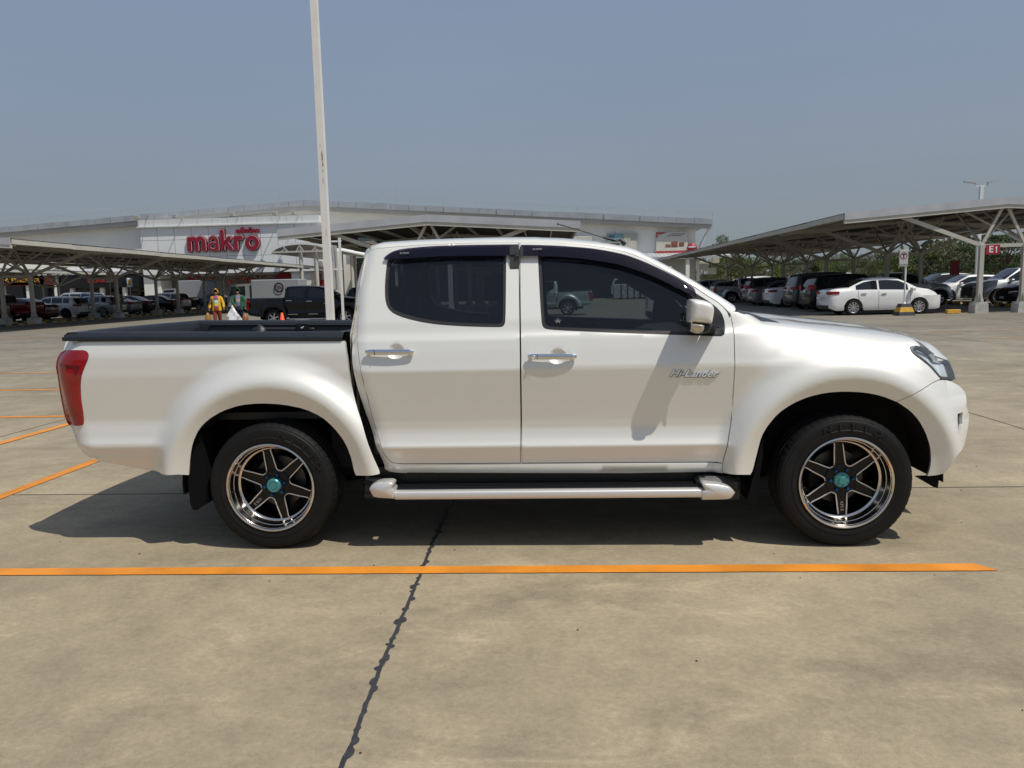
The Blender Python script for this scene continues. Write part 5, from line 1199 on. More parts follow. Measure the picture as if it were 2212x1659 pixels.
# ================================================================== STORE BUILDING
YB = 84.0
def BX(px, py=500, y=YB): return float(onY(px, py, y)[0])
def BZ(px, py, y=YB): return float(onY(px, py, y)[2])
xl, xa, xr_ = BX(-60, 505), BX(662, 436), BX(1536, 478); zl, za, zr_ = BZ(-60, 512), BZ(662, 452), BZ(1520, 492)
tB = thing('store_building', 'huge white warehouse store with shallow gabled roof behind the canopies', 'building', (xa, YB, 0))
def BB(mb, nm, m, par=None): mb.V = [(v[0]-xa, v[1]-YB, v[2]) for v in mb.V]; return mb.build(nm, m, par or tB)
xw = BX(1502, 520)
mb = MB(); mb.prism([(xl, 0), (xl, zl), (xa, za), (xw, zr_+.1), (xw, 0)], YB, YB+60); BB(mb, 'wall', WWALL)
mb = MB()
zt0, zt1, zt2 = BZ(-60, 499), BZ(662, 434), BZ(1536, 474)
N_ = 46
for (xA, zA, xB, zB) in ((xl, zt0, xa, zt1), (xa, zt1, xr_, zt2)):
    for i in range(N_//2):
        f0, f1 = i/(N_/2), (i+1)/(N_/2); j = RNG.normal(0, .035, 2); xs0, xs1 = xA+(xB-xA)*f0, xA+(xB-xA)*f1; z0, z1 = zA+(zB-zA)*f0, zA+(zB-zA)*f1
        mb.prism([(xs0, z0-.62), (xs1-.03, z1-.62), (xs1-.03, z1+j[1]), (xs0, z0+j[0])], YB-1.0+RNG.normal(0, .04), YB+60)
BB(mb, 'roof_edge', mat('dented silver flashing', (.50, .52, .54), .32, metal=.5, var=.12, vscale=.6, bump=.5, bscale=1.2))
mb = MB()
for (xA, zA, xB, zB) in ((xl, zt0, xa, zt1), (xa, zt1, xr_, zt2)): mb.prism([(xA, zA-1.05), (xB, zB-1.05), (xB, zB-.60), (xA, zA-.60)], YB-.8, YB-.1)
BB(mb, 'fascia_board', mat('fascia grey', (.48, .47, .44), .6))
mb = MB()   # lightning wires on roof edge
for i in range(24):
    f = i/23; x = xl+(xr_-xl)*f; z = (zt0+(zt1-zt0)*(x-xl)/(xa-xl)) if x < xa else zt1+(zt2-zt1)*(x-xa)/(xr_-xa); mb.beam((x, YB-.8, z), (x, YB-.8, z+.75), .03, .03)
for dz in (.5, .72): mb.beam((xl, YB-.8, zt0+dz), (xa, YB-.8, zt1+dz), .016, .016); mb.beam((xa, YB-.8, zt1+dz), (xr_, YB-.8, zt2+dz), .016, .016)
xm = BX(860, 440); mb.beam((xm, YB-.5, 11), (xm, YB-.5, BZ(860, 404)), .04, .04); BB(mb, 'roof_wires', STEELD)
mb = MB()
for px in (180, 790, 880, 1000, 1225, 1335, 1435):
    x = BX(px); mb.box(x-.25, x+.25, YB-.06, YB+.1, 4.3, za-1.0-abs(x-xa)*(zt1-zt0)/(xa-xl)); 
BB(mb, 'pilasters', WWALL)
# shopfront strip: dark recess from the left to the right end
zs = BZ(250, 593)
mb = MB(); mb.box(xl, BX(308), YB-.10, YB-.02, 0.02, zs); mb.box(BX(765), BX(1425), YB-.10, YB-.02, .02, zs); BB(mb, 'shopfront', SHOP)
mb = MB(); ax1 = BX(305, 590, 81.5)
n = 200
def awning(x0, x1, zt_, zb_, ya, yb):
    V = []; F = []; k = int((x1-x0)/.22)
    for i in range(k+1): x = x0+(x1-x0)*i/k; d = .05*(i % 2); V += [(x, ya, zt_+d), (x, yb, zb_+d), (x, yb-.0, zb_-.25+d)]
    for i in range(k): F += [(i*3, i*3+1, (i+1)*3+1, (i+1)*3), (i*3+1, i*3+2, (i+1)*3+2, (i+1)*3+1)]
    return V, F
zt_, zb_ = BZ(200, 577), BZ(200, 588, 81.2)
BB(MB().add(*awning(xl, BX(305, 590, 82), zt_, zb_, YB-.1, 81.5)), 'awning', ZINC)
BB(MB().add(*awning(BX(770), BX(1572, 555), BZ(1400, 547), BZ(1400, 556, 82), YB-.1, 82)), 'awning', ZINC)
mb = MB()
for px in (20, 75, 135, 168, 232, 280): x = BX(px); mb.box(x-.2, x+.2, 81.8, 82.2, 0, zb_)
for px in (790, 860, 1330, 1480): x = BX(px); mb.box(x-.2, x+.2, 82.2, 82.6, 0, BZ(1400, 556, 82)-.2)
BB(mb, 'shopfront_column', WWALL)
mb = MB()
for k in range(26):
    x = RNG.uniform(xl+10, BX(300)); w_ = RNG.uniform(.6, 2.2); z = RNG.uniform(.6, 2.6); mb.box(x, x+w_, YB-.16, YB-.11, z, z+RNG.uniform(.3, .9))
BB(mb, 'window_display', mat('window display', (.10, .09, .075), .6, var=.8, vscale=.8))
# right wing wall below the awning, drainpipe
mb = MB(); mb.box(BX(1425), xw, YB-.14, YB-.0, 0, 4.2); BB(mb, 'side_wall', mat('grey lower wall', (.52, .51, .47), .8, var=.06))
mb = MB(); mb.tube([(xr_-.3, YB-.6, zr_-.1), (xw+.5, YB-.3, zr_-2.0), (xw+.25, YB-.3, zr_-2.6), (xw+.25, YB-.3, .2)], .17, 10); BB(mb, 'drainpipe', WHT)
mb = MB()
for px in (1205, 1338, 1440, 1485, 1240): 
    x = BX(px); mb.beam((x, YB-.2, 5.0), (x-.35, YB-.25, 8.2-abs(x-xa)*.02), .12, .12)
BB(mb, 'wall_struts', WHT)
mb = MB(); rnd = [(BX(1520, 575), 2.9, 1.2), (BX(1540, 575), 2.4, .9), (BX(1547, 590), 3.6, .8)]
for x, z, s in rnd: mb.box(x-s/2, x+s/2, YB+.3, YB+1.4, z, z+s*.8, .05)
BB(mb, 'air_conditioners', STEEL)
for px in (330, 470, 560):
    mb = MB(); x = BX(px*.42, 560); mb.box(x-.6, x+.6, YB-1.1, YB-.2, zt_+.05, zt_+.95, .05); BB(mb, 'air_conditioners', STEEL)
# sign box
SY = 81.0
x0, x1 = BX(302, 500, SY), BX(686, 490, SY); zT, zB = BZ(500, 487, SY), BZ(500, 590, SY)
pm = bpy.data.materials.new('metal cladding'); tt, bb = nodes(pm); bb.inputs['Roughness'].default_value = .45
br = tt.nodes.new('ShaderNodeTexBrick'); br.offset = 0; br.inputs['Color1'].default_value = (.80, .81, .80, 1); br.inputs['Color2'].default_value = (.84, .85, .84, 1); br.inputs['Mortar'].default_value = (.17, .18, .19, 1)
br.inputs['Scale'].default_value = 1; br.inputs['Mortar Size'].default_value = .022; br.inputs['Brick Width'].default_value = 1.95; br.inputs['Row Height'].default_value = 1.9
co = tt.nodes.new('ShaderNodeTexCoord'); mp = tt.nodes.new('ShaderNodeMapping'); mp.inputs['Rotation'].default_value = (math.pi/2, 0, 0); tt.links.new(co.outputs['Object'], mp.inputs[0]); tt.links.new(mp.outputs[0], br.inputs['Vector']); tt.links.new(br.outputs[0], bb.inputs['Base Color'])
ts = thing('shop_sign', 'grey panelled sign box carrying the big red lower-case shop name', 'sign', (x0, SY, zB), 0)
def SB(mb, nm, m): mb.V = [(v[0]-x0, v[1]-SY, v[2]-zB) for v in mb.V]; return mb.build(nm, m, ts)
SB(MB().box(x0, x1, SY, YB, zB, zT), 'panel_box', pm); SB(MB().box(x0-.2, x1+.35, SY-.3, YB, zT+.0, zT+.12).box(x0-.1, x1+.2, SY-.1, YB, zT+.12, zT+.85), 'parapet', mat('parapet cladding', (.70, .71, .70), .5, var=.05))
mb = MB()
for k in range(12): x = x0+(x1-x0)*k/12; mb.box(x, x+.03, SY-.12, SY-.1, zT+.12, zT+.85)
SB(mb, 'parapet_joints', ZINC)
RL = mat('raspberry letter face', (.30, .008, .028), .35, var=.05); RLS = mat('letter side', (.17, .006, .018), .4)
# letters drawn as fat rounded strokes with an inner white line
def stroke_poly(path, r, n=12):
    # outline of a thick polyline by union of offset samples handled as tube mesh flattened in y
    return path
def letter(paths, ox, oz, s, par, f=1.0):
    mb = MB(); wl = MB(); sd = MB()
    for pi_, path in enumerate(paths):
        P = [Vector((ox+a*s, 0, oz+b*s)) for a, b in path]
        Q = []
        for a, b in zip(P[:-1], P[1:]):
            k = max(1, int((b-a).length/.06))
            for i in range(k): Q.append(a+(b-a)*i/k)
        Q.append(P[-1])
        for (rr, y0, y1, m_) in ((.195*s*f, -.28-.007*pi_, .0, sd), (.195*s*f-.037*s, -.31-.007*pi_, -.05, wl), (.195*s*f-.060*s, -.34-.007*pi_, -.05, mb)):
            V = []; F = []; 
            n = len(Q); ring = []
            for i, p in enumerate(Q):
                d = (Q[min(i+1, n-1)]-Q[max(i-1, 0)]).normalized(); nn = Vector((-d.z, 0, d.x))*rr; ring.append((p+nn, p-nn))
            L = [a for a, b in ring]; R_ = [b for a, b in ring][::-1]
            def cap(c, a0, sgn): return [c+Vector((math.cos(a0+sgn*t), 0, math.sin(a0+sgn*t)))*rr for t in np.linspace(0, math.pi, 8)[1:-1]]
            dE = (Q[-1]-Q[-2]).normalized(); aE = math.atan2(dE.x, -dE.z); dS = (Q[1]-Q[0]).normalized(); aS = math.atan2(-dS.x, dS.z)
            for i in range(n-1):
                a, b = ring[i]; c, e_ = ring[i+1]; y = y0-.003*(i % 2)
                m_.add([(a.x, y, a.z), (b.x, y, b.z), (e_.x, y, e_.z), (c.x, y, c.z), (a.x, y1, a.z), (b.x, y1, b.z), (e_.x, y1, e_.z), (c.x, y1, c.z)], [(0, 1, 2, 3), (0, 3, 7, 4), (1, 5, 6, 2)])
            closed = (Q[0]-Q[-1]).length < .01
            for c in ([] if closed else [Q[0], Q[-1]])+[Q[i] for i in range(1, n-1) if (Q[i]-Q[i-1]).normalized().dot((Q[i+1]-Q[i]).normalized()) < .9]:
                y = y0-.0045; m_.add([(c.x+rr*math.cos(t), y, c.z+rr*math.sin(t)) for t in np.linspace(0, 2*math.pi, 25)[:-1]], [tuple(range(24))])
                m_.add([(c.x+rr*math.cos(t), yy, c.z+rr*math.sin(t)) for yy in (y, y1) for t in np.linspace(0, 2*math.pi, 25)[:-1]], [(i, (i+1) % 24, 24+(i+1) % 24, 24+i) for i in range(24)])
    return mb, wl, sd
def arc(cx, cz, rx, rz, a0, a1, n=14): return [(cx+rx*math.cos(math.radians(a)), cz+rz*math.sin(math.radians(a))) for a in np.linspace(a0, a1, n)]
GL = {'m': ([[(.0, 0), (0, .78)], [(0, .45)]+arc(.27, .50, .27, .30, 180, 0)+[(.54, 0)], [(.54, .45)]+arc(.81, .50, .27, .30, 180, 0)+[(1.08, 0)]], 1.08),
      'a': ([arc(.33, .55, .29, .30, 155, 0)+[(.62, -.04)], arc(.30, .19, .29, .235, 0, 360, 28)], .64), 'k': ([[(0, 0), (0, 1.25)], [(.06, .36), (.50, .74)], [(.22, .50), (.60, .0)]], .60),
      'r': ([[(0, 0), (0, .78)], [(0, .42)]+arc(.30, .48, .30, .30, 180, 70)], .44), 'o': ([arc(.38, .38, .36, .38, 0, 360, 30)], .76)}
lt = BX(403, 530, SY-.4); lb = BX(556, 530, SY-.4); LW = (lb-lt); s = LW/5.2; pen = .19
zbase = BZ(480, 543, SY-.4)
for ch in 'makro':
    gl, wd = GL[ch]; a_, b_, c_ = letter(gl, 0, 0, s, ts, .76 if ch == 'a' else 1.0)
    c = c_.build('letter', RLS, ts, recalc=False); c.location = (lt+pen*s-x0, -.02, zbase+.17*s-zB); b_.build('outline', mat('letter outline white', (.75, .66, .66), .5), c, recalc=False); a_.build('face', RL, c, recalc=False)
    pen += wd+.37
text_mesh('แม็คโคร', .66, .25, 'thai_lettering', RL, ts, at(BX(534, 502, SY-.2)-x0, -.13, BZ(535, 498.5, SY-.2)-zB), sx=1.25, bold=.02)
for px in (305, 385, 508, 600, 640):
    x = BX(px, 480, SY-1); z = zT+.85; mb = MB(); mb.beam((x, SY, z), (x-.1 if px > 305 else x+1.2, SY-1.6, z+.35), .06, .06); mb.box(x-.25, x+.25, SY-1.9, SY-1.5, z-.05, z+.35, .03); SB(mb, 'flood_light', STEELD)
# recess under the sign box with entrance
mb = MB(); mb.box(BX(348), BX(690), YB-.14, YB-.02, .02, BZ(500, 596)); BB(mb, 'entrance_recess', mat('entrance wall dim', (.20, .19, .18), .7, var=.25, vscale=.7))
mb = MB(); mb.box(BX(310, 600, 81.3), BX(346, 600, 81.3), 81.3, YB, 0, zB); mb.box(BX(630, 600, 81.3), BX(672, 600, 81.3), 81.3, YB, 0, zB); BB(mb, 'entrance_pillar', WWALL)
for k, (pa, pb_, qa, qb) in enumerate(((400, 425, 597, 607), (508, 530, 600, 616), (532, 556, 600, 616), (590, 622, 590, 604), (683, 700, 605, 620), (705, 724, 612, 626))):
    t = thing('poster', ['narrow', 'square', 'second square', 'wide', 'small', 'low'][k]+' dark red poster on the store entrance wall', 'poster', (BX(pa), YB-.2, 0), 0, 'red posters by the entrance'); MB().box(0, BX(pb_)-BX(pa), -.03, 0, BZ(pa, qb), BZ(pa, qa)).build('sheet', REDS, t)
t = thing('poster', 'yellow festive poster with red swags at the entrance', 'poster', (BX(510), YB-.22, 0)); MB().box(0, BX(556)-BX(510), -.03, 0, BZ(510, 634), BZ(510, 612)).build('sheet', mat('festive yellow', (.45, .33, .12), .6, var=.2, vscale=1.5), t)
mb = MB()
for k in range(3): c = 1.0+k*1.0; mb.tube([(c+.5*math.cos(a), -.06, BZ(510, 612)-.1-.35*math.sin(a)) for a in np.linspace(0, math.pi, 9)], .06, 6)
mb.build('swag', REDS, t)
for k, px in enumerate((450, 465, 503, 528, 547, 567, 575)):
    t = thing('lantern', 'red festive lantern hanging at the store entrance', 'lantern', (BX(px), 82.3, BZ(px, 602+(k % 3)*3)), 0, 'lanterns along the entrance'); MB().lathe([(0, -.3), (.16, -.24), (.26, 0), (.16, .24), (0, .3)], 12, axis='z').build('body', mat('lantern red', (.5, .05, .02), .5), t); MB().box(-.03, .03, -.03, .03, -.7, -.3).build('tassel', YEL, t)
# arched entrance canopy
t = thing('entrance_canopy', 'arched white vaulted canopy in front of the store entrance', 'canopy', (BX(650, 560, 66), 66, 0))
x0e, x1e = BX(588, 545, 66)-t.location.x, BX(708, 545, 66)-t.location.x; za_, ze_ = BZ(640, 523, 66), BZ(590, 545, 66)
V = []; F = []; 
for y in (0, 16):
    for i in range(17): a = math.pi*i/16; V.append(((x0e+x1e)/2-(x1e-x0e)/2*math.cos(a)*1.04, y, ze_+(za_-ze_)*math.sin(a)))
for i in range(16): F.append((i, i+1, 18+i, 17+i))
mb = MB(); mb.add(V, F); mb.add([(v[0], v[1], v[2]-.12) for v in V], F); mb.add([V[i] for i in range(17)]+[(V[i][0], V[i][1], V[i][2]-.22) for i in range(17)], [(i, i+1, 18+i, 17+i) for i in range(16)]); mb.build('vault', mat('canopy fabric white', (.74, .74, .71), .6), t)
mb = MB(); mb.beam((x0e, 0, ze_), (x1e, 0, ze_), .12, .15)
for k in range(1, 7):
    x = x0e+(x1e-x0e)*k/7; zz = ze_+(za_-ze_)*math.sin(math.pi*k/7)-.1; mb.beam((x, 0, ze_), (x+(.5 if k % 2 else -.5), 0, zz), .08, .08)
mb.build('arch_truss', STEEL, t)
for x in (x0e+.6*4.2, x1e-.3*4): 
    for y in (.3, 14): MB().tube([(x, y, 0), (x, y, ze_+.4)], .18, 12).build('column', STEEL, t)
# second sloped vault part to the right
V2 = []; xq = BX(792, 553, 70)-t.location.x
mb = MB(); mb.add([(x1e-1.5, 4, za_-.2), (xq, 4, ze_-.3), (xq, 14, ze_-.3), (x1e-1.5, 14, za_-.2), (x1e-1.5, 4, za_-.3), (xq, 4, ze_-.4), (xq, 14, ze_-.4), (x1e-1.5, 14, za_-.3)], [(0, 1, 2, 3), (7, 6, 5, 4), (0, 4, 5, 1)]); mb.build('side_vault', MATS['canopy fabric white'], t)
MB().tube([(xq-1.6, 4.5, 0), (xq-1.6, 4.5, ze_)], .17, 12).build('column', STEEL, t)
# billboards
def board(name, label, px0, px1, py0, py1, col, details):
    x0, x1 = BX(px0, py0, YB-.4), BX(px1, py0, YB-.4); z0, z1 = BZ((px0+px1)/2, py1, YB-.4), BZ((px0+px1)/2, py0, YB-.4); t = thing(name, label, 'billboard', (x0, YB-.4, z0), 0)
    MB().box(0, x1-x0, 0, .25, 0, z1-z0, .02).build('panel', col, t); W, H = x1-x0, z1-z0
    for k, (nm, m, rects) in enumerate(details):
        mb = MB()
        for (a, b, c, d) in rects: mb.box(a*W, b*W, -.012-.006*k, .0, c*H, d*H)
        mb.build(nm, m, t)
    return t, W, H
t, W, H = board('billboard', 'cream billboard with red corner and red base stripe at the right end of the store', 1417, 1486, 501, 547, WARM, [('base_stripe', mat('faded red', (.42, .06, .06), .6), [(0, 1, 0, .12)]), ('product_picture', mat('product brown', (.24, .09, .06), .6, var=.5, vscale=3), [(.30, .46, .28, .42), (.48, .68, .28, .55), (.72, .88, .30, .50)])])
mb = MB(); mb.prism([(0, H*.72), (W*.12, H*.86), (W*.36, H), (0, H)], -.02, 0); mb.build('corner', MATS['faded red'], t); text_mesh('aro', .5, .01, 'lettering', WHT, t, at(W*.14, -.03, H*.88)); 
mb = MB(); 
for (a, b, c) in ((.45, .88, .88), (.36, .80, .80)): 
    x = a
    while x < b: w_ = RNG.uniform(.015, .05); mb.box(x*W, (x+w_)*W, -.02, 0, c*H, (c+.035)*H); x += w_+.012
mb.build('caption', mat('caption brown', (.13, .09, .08), .6), t)
t, W, H = board('billboard', 'blue and cream billboard with a product box, left of the red-edged one', 1311, 1377, 504, 548, mat('billboard blue', (.22, .34, .36), .6, var=.2, vscale=.4), [('cream_half', mat('billboard cream', (.46, .46, .38), .6, var=.1, vscale=.5), [(.55, 1, 0, 1)]), ('product_picture', WARM, [(.44, .64, .15, .70), (.70, .76, .2, .6), (.78, .84, .2, .6), (.86, .92, .2, .6)]), ('caption', mat('caption blue', (.08, .13, .2), .6), [(.07, .25, .82, .9), (.48, .60, .55, .62)])])
board('billboard', 'faded cream billboard partly behind the pickup roof and aerial', 1235, 1279, 510, 548, WARM, [('caption', MATS['caption brown'], [(.2, .8, .62, .66), (.15, .7, .5, .54)])])
board('billboard', 'cream billboard with two bottle shapes behind the cab corner', 755, 788, 520, 545, WARM, [('bottle_picture', mat('bottle olive', (.35, .32, .10), .6), [(.60, .74, .1, .75), (.80, .95, .1, .75)])])
t = thing('round_sign', 'round red sign with white bar near the store corner', 'sign', (BX(1494, 533), YB-.5, BZ(1494, 536))); MB().lathe([(0, 0), (.55, 0), (.55, .1), (0, .1)], 28).build('disc', REDS, t); text_mesh('EXPRESS', .22, .02, 'lettering', WHT, t, at(0, -.02, .1), bold=.02)
# shop names on the left
def shopname(lab, txt, px, py, size, m, sx=1, bg_=None, w=0, h=0):
    t = thing('shop_sign', lab, 'sign', (BX(px, py, 81.8), 81.6, BZ(px, py, 81.8)))
    if bg_: MB().box(-w/2, w/2, 0, .1, -h/2, h/2).build('board', bg_, t)
    text_mesh(txt, size, .05, 'lettering', m, t, at(0, -.04, 0), sx=sx, bold=.02)
shopname("dark shop sign with red letters reading DUNKIN'", "DUNKIN'", 221, 607, .62, mat('dim red letters', (.30, .03, .02), .5), 1.25, DARKIN, 9.5, 1.5)
shopname('red and yellow food shop sign reading STAR at the far left', '★ STAR', 34, 606, .6, mat('yellow letters', (.8, .42, .03), .5), 1.1, REDS, 7, 1.1)
shopname('second red and yellow food shop sign right of the STAR sign', 'CHESTER', 66, 606, .6, mat('yellow letters dim', (.5, .22, .02), .5), 1.0, mat('dim red board', (.2, .015, .01), .5), 6.0, 1.1)
for k, (px, py) in enumerate(((238, 600), (281, 611))):
    y = 47+8*k; t = thing('lightbox_sign', ['small white lightbox sign above the guard', 'small white and yellow lightbox sign between canopy posts'][k], 'sign', (xat(px, y+4, 2.2), y+4, 0)); z = float(onY(px, py, y+4)[2]); MB().box(-.22, .22, -.06, .06, z-.35, z+.4, .03).build('panel', WHT, t); MB().tube([(0, 0, 0), (0, 0, z-.34)], .04, 8).build('pole', STEEL, t)
    MB().box(-.12, .12, -.075, -.06, z-.2, z+.25).build('print', YEL if k else STEELD, t)
# white box truck bodies
def boxtruck(lab, xr, yc, L, H, W, col=WHT):
    t = thing('box_truck', lab, 'truck', (xr, yc, 0), PI); MB().box(0, L, -W/2, W/2, .75, H, .05).build('cargo_box', col, t); mb = MB(); mb.prism([(L+.15, .5), (L+1.9, .5), (L+1.9, 1.25), (L+1.6, 2.1), (L+.15, 2.15)], -W*.42, W*.42); mb.build('cab', col, t); MB().prism([(L+.5, 1.3), (L+1.75, 1.3), (L+1.55, 1.95), (L+.5, 2.0)], -W*.425, W*.425).build('window', GDARK, t)
    MB().box(.05, L+1.8, -W*.35, W*.35, .45, .76).build('chassis', BLKM, t)
    for x in (.9, L+1.1):
        for s in (-1, 1): simple_wheel(.38, .22, .22, 6, 'bright', t, (x, s*W*.5, .38), s > 0)
    return t
boxtruck('large white box truck parked under the left canopy near the entrance', xat(467, 73, 2.3), 74, 4.0, 2.9, 2.0, mat('truck box shaded white', (.30, .31, .32), .5))  # white truck, canopy shade put into its grey colour
boxtruck('white box truck with a round emblem on its rear behind the black pickup', xat(645, 52, 2.0), 53, 3.6, 2.42, 1.9, mat('truck box shaded white', (.30, .31, .32), .5))  # same grey: a white body with the shade painted in
t = thing('round_emblem', 'round black and white emblem on the rear truck side above the black pickup', 'emblem', (xat(601, 51.9, 2), 51.99, float(onY(601, 621, 51.9)[2]))); MB().lathe([(.26, -.02), (.36, -.02), (.36, 0), (.26, 0)], 28, close=True).build('ring', BLKM, t); MB().prism([(-.14, .14), (.14, .14), (0, -.18)], -.02, 0).build('cone_mark', mat('emblem brown', (.2, .06, .04), .6), t)
# goods in the distance seen through the cab window
t = boxtruck('white lorry with dark cab window seen through the front door glass', 19.0, 70, 4.2, 3.2, 2.1)
t.location = (xat(1318, 77, 1.5)+6.3, 78, 0)
for k in range(5):
    px = (1334, 1348, 1362, 1376, 1388)[k]; t = thing('wrapped_pallet', ('first', 'second', 'third', 'fourth', 'fifth')[k]+' from left of the shrink-wrapped pallet stacks seen through the cab', 'pallet', (xat(px, 74, .8), 74, 0), 0, 'wrapped pallets by the store'); MB().box(-.45, .45, -.4, .4, .12, 1.5, .06).build('load', mat('shrink wrap', (.45, .47, .47), .25, var=.4, vscale=6), t); MB().box(-.48, .48, -.42, .42, 0, .12).build('pallet', mat('pallet wood', (.3, .2, .1), .8), t)

# ================================================================== TREES
def leafmat(name, a, b):
    m = bpy.data.materials.new(name); t, bs = nodes(m); bs.inputs['Roughness'].default_value = .65; bs.inputs['Specular IOR Level'].default_value = .25
    oi = t.nodes.new('ShaderNodeNewGeometry'); r = t.nodes.new('ShaderNodeValToRGB'); r.color_ramp.elements[0].color = (*a, 1); r.color_ramp.elements[1].color = (*b, 1); t.links.new(oi.outputs['Random Per Island'], r.inputs[0]); t.links.new(r.outputs[0], bs.inputs['Base Color']); return m
LEAF = [leafmat('leaves mid green', (.055, .085, .022), (.16, .20, .065)), leafmat('leaves dark green', (.032, .058, .022), (.10, .135, .05)), leafmat('leaves dry olive', (.075, .085, .04), (.19, .185, .10)), leafmat('leaves bright', (.06, .10, .012), (.14, .19, .03))]
BARK = mat('bark', (.11, .085, .06), .9, var=.3, vscale=6)
def tree_mesh(seed, style, nleaf=5200):
    g = np.random.default_rng(seed); bl = []; tr = MB(); H = 6.0
    tr.tube([(0, 0, 0), (.05, .02, 1.2), (.0, .1, 2.4)], [.17, .13, .10], 8)
    for k in range(11 if style != 'layer' else 15):
        a = g.uniform(0, 6.28); z0 = g.uniform(1.3, 3.4); L = g.uniform(1.0, 2.3); rise = g.uniform(.5, 2.4) if style != 'layer' else g.uniform(.0, .5)+ .15*k
        e_ = (L*math.cos(a), L*math.sin(a), z0+rise); tr.tube([(0, .05, min(z0, 2.4)), (e_[0]*.5, e_[1]*.5, z0+rise*.6), e_], [.06, .035, .012], 5); bl.append((e_, g.uniform(.55, 1.05)))
    tr.tube([(0, .1, 2.4), (.1, 0, 4.2)], [.1, .03], 6); bl.append(((.1, 0, 4.6), .9))
    V = []; F = []
    for i in range(nleaf):
        c, r = bl[g.integers(len(bl))]; d = g.normal(0, 1, 3); d /= np.linalg.norm(d); rr = r*g.uniform(.25, 1)**.5; fl = .35 if style == 'layer' else .8
        p = np.array(c)+d*rr*np.array([1.15, 1.15, fl]); s = g.uniform(.045, .11); n = g.normal(0, 1, 3); n /= np.linalg.norm(n); u = np.cross(n, [0, 0, 1.]); u /= np.linalg.norm(u)+1e-6; v = np.cross(n, u)
        if style == 'droop': v = np.array([0, 0, -1.])*1.6+v*.3; u = u*.6
        b = len(V); V += [tuple(p-u*s*.6), tuple(p-v*s*.1+u*0+v*s), tuple(p+u*s*.6), tuple(p-v*s)]; F.append((b, b+1, b+2, b+3))
    return tr, V, F
TRP = {}
def tree(style, seed, leaf, lab, x, y, sc, wz=1.0, grp='trees beyond the right canopy'):
    k = (style, seed)
    if k not in TRP:
        tr, V, F = tree_mesh(seed, style); a = tr.build('trunk', BARK, None); me = bpy.data.meshes.new('crown'); me.from_pydata(V, [], F); me.materials.append(leaf); TRP[k] = (a.data, me); bpy.data.objects.remove(a)
    t = thing('tree', lab, 'tree', (x, y, 0), random.uniform(0, 6.28), grp); t.scale = (sc*wz, sc*wz, sc)
    a = link(bpy.data.objects.new('trunk', TRP[k][0]), t); b = link(bpy.data.objects.new('crown', TRP[k][1]), t); b.material_slots[0].link = 'OBJECT'; b.material_slots[0].material = leaf
def tpx(style, seed, leaf, lab, px, y, pytop, wz=1.0, grp='trees beyond the right canopy'):
    z = float(onY(px, pytop, y)[2]); tree(style, seed, leaf, lab, xat(px, y, 3), y, z/5.3, wz, grp)
k = 0
for px, y, pt_, st, sd, lf, wz in ((1545, 118, 525, 'round', 1, 0, .9), (1580, 105, 552, 'round', 2, 0, 1.2), (1612, 108, 558, 'droop', 3, 2, 1.1), (1650, 100, 560, 'round', 4, 3, 1.2), (1520, 112, 560, 'droop', 3, 2, 1.2), (1690, 104, 556, 'round', 2, 1, 1.3), (1735, 98, 560, 'droop', 3, 2, 1.3), (1775, 96, 556, 'round', 1, 0, 1.3),
                                  (1815, 92, 553, 'droop', 5, 0, 1.4), (1850, 88, 556, 'round', 4, 1, 1.3), (1885, 86, 548, 'droop', 3, 2, 1.3), (1925, 84, 552, 'droop', 5, 0, 1.5), (1965, 86, 545, 'layer', 6, 1, 1.5), (2000, 82, 540, 'layer', 7, 0, 1.5), (2040, 84, 535, 'layer', 6, 0, 1.5), (2080, 80, 530, 'round', 2, 2, 1.3), (2125, 74, 515, 'layer', 7, 1, 1.4), (2175, 68, 500, 'layer', 6, 1, 1.35), (2235, 70, 505, 'layer', 7, 1, 1.4), (2290, 72, 500, 'round', 1, 1, 1.4)):
    names = {0: 'mid green', 1: 'dark green', 2: 'dry olive', 3: 'bright green'}; st_ = {'round': 'rounded', 'droop': 'drooping', 'layer': 'tiered'}[st]
    where = ['against the sky right of the store corner', 'just right of the store corner', 'thin and hazy past the store corner', 'low behind the pale pickup', 'peeping past the store wall', 'behind the first far posts', 'behind the dark wagons', 'above the dark SUVs', 'above the black SUV roof', 'left of the white sedan roof', 'over the sedan boot', 'over the sedan roof', 'left of the red board', 'right of the road sign', 'over the sunlit white car', 'with brown patches by the thin lamp', 'behind the E1 post', 'under the E1 sign', 'at the right edge of the picture', 'just past the right edge'][k]
    tpx(st, sd, LEAF[lf], f'{names[lf]} {st_} tree {where}', px, y, pt_, wz); k += 1
# hedge line far away closing the horizon
def belt(name, x0, x1, y0, y1, h, n, leaf):
    V = []; F = []
    for i in range(n):
        x = RNG.uniform(x0, x1); y = RNG.uniform(y0, y1); hh = h*(.6+.4*math.sin(x*.11)+.25*math.sin(x*.37+1)); z = RNG.uniform(0, max(1, hh)); s = RNG.uniform(.3, .8); a = RNG.uniform(0, 3.14); u = np.array([math.cos(a), math.sin(a), 0])*s; v = np.array([RNG.normal(0, .3), RNG.normal(0, .3), 1])*s; p = np.array([x, y, z]); b = len(V); V += [tuple(p-u), tuple(p-v), tuple(p+u), tuple(p+v)]; F.append((b, b+1, b+2, b+3))
    o = mesh_obj(name, V, F, leaf); o['kind'] = 'stuff'; return o
belt('far_woodland', 20, 150, 130, 150, 6.5, 9000, LEAF[2]); belt('far_scrub', 30, 110, 96, 104, 2.2, 3500, LEAF[0]); belt('unseen_reflection_belt', -120, 120, -75, -62, 8.5, 5000, LEAF[1])  # last belt is unseen behind the camera, added to darken horizon reflections
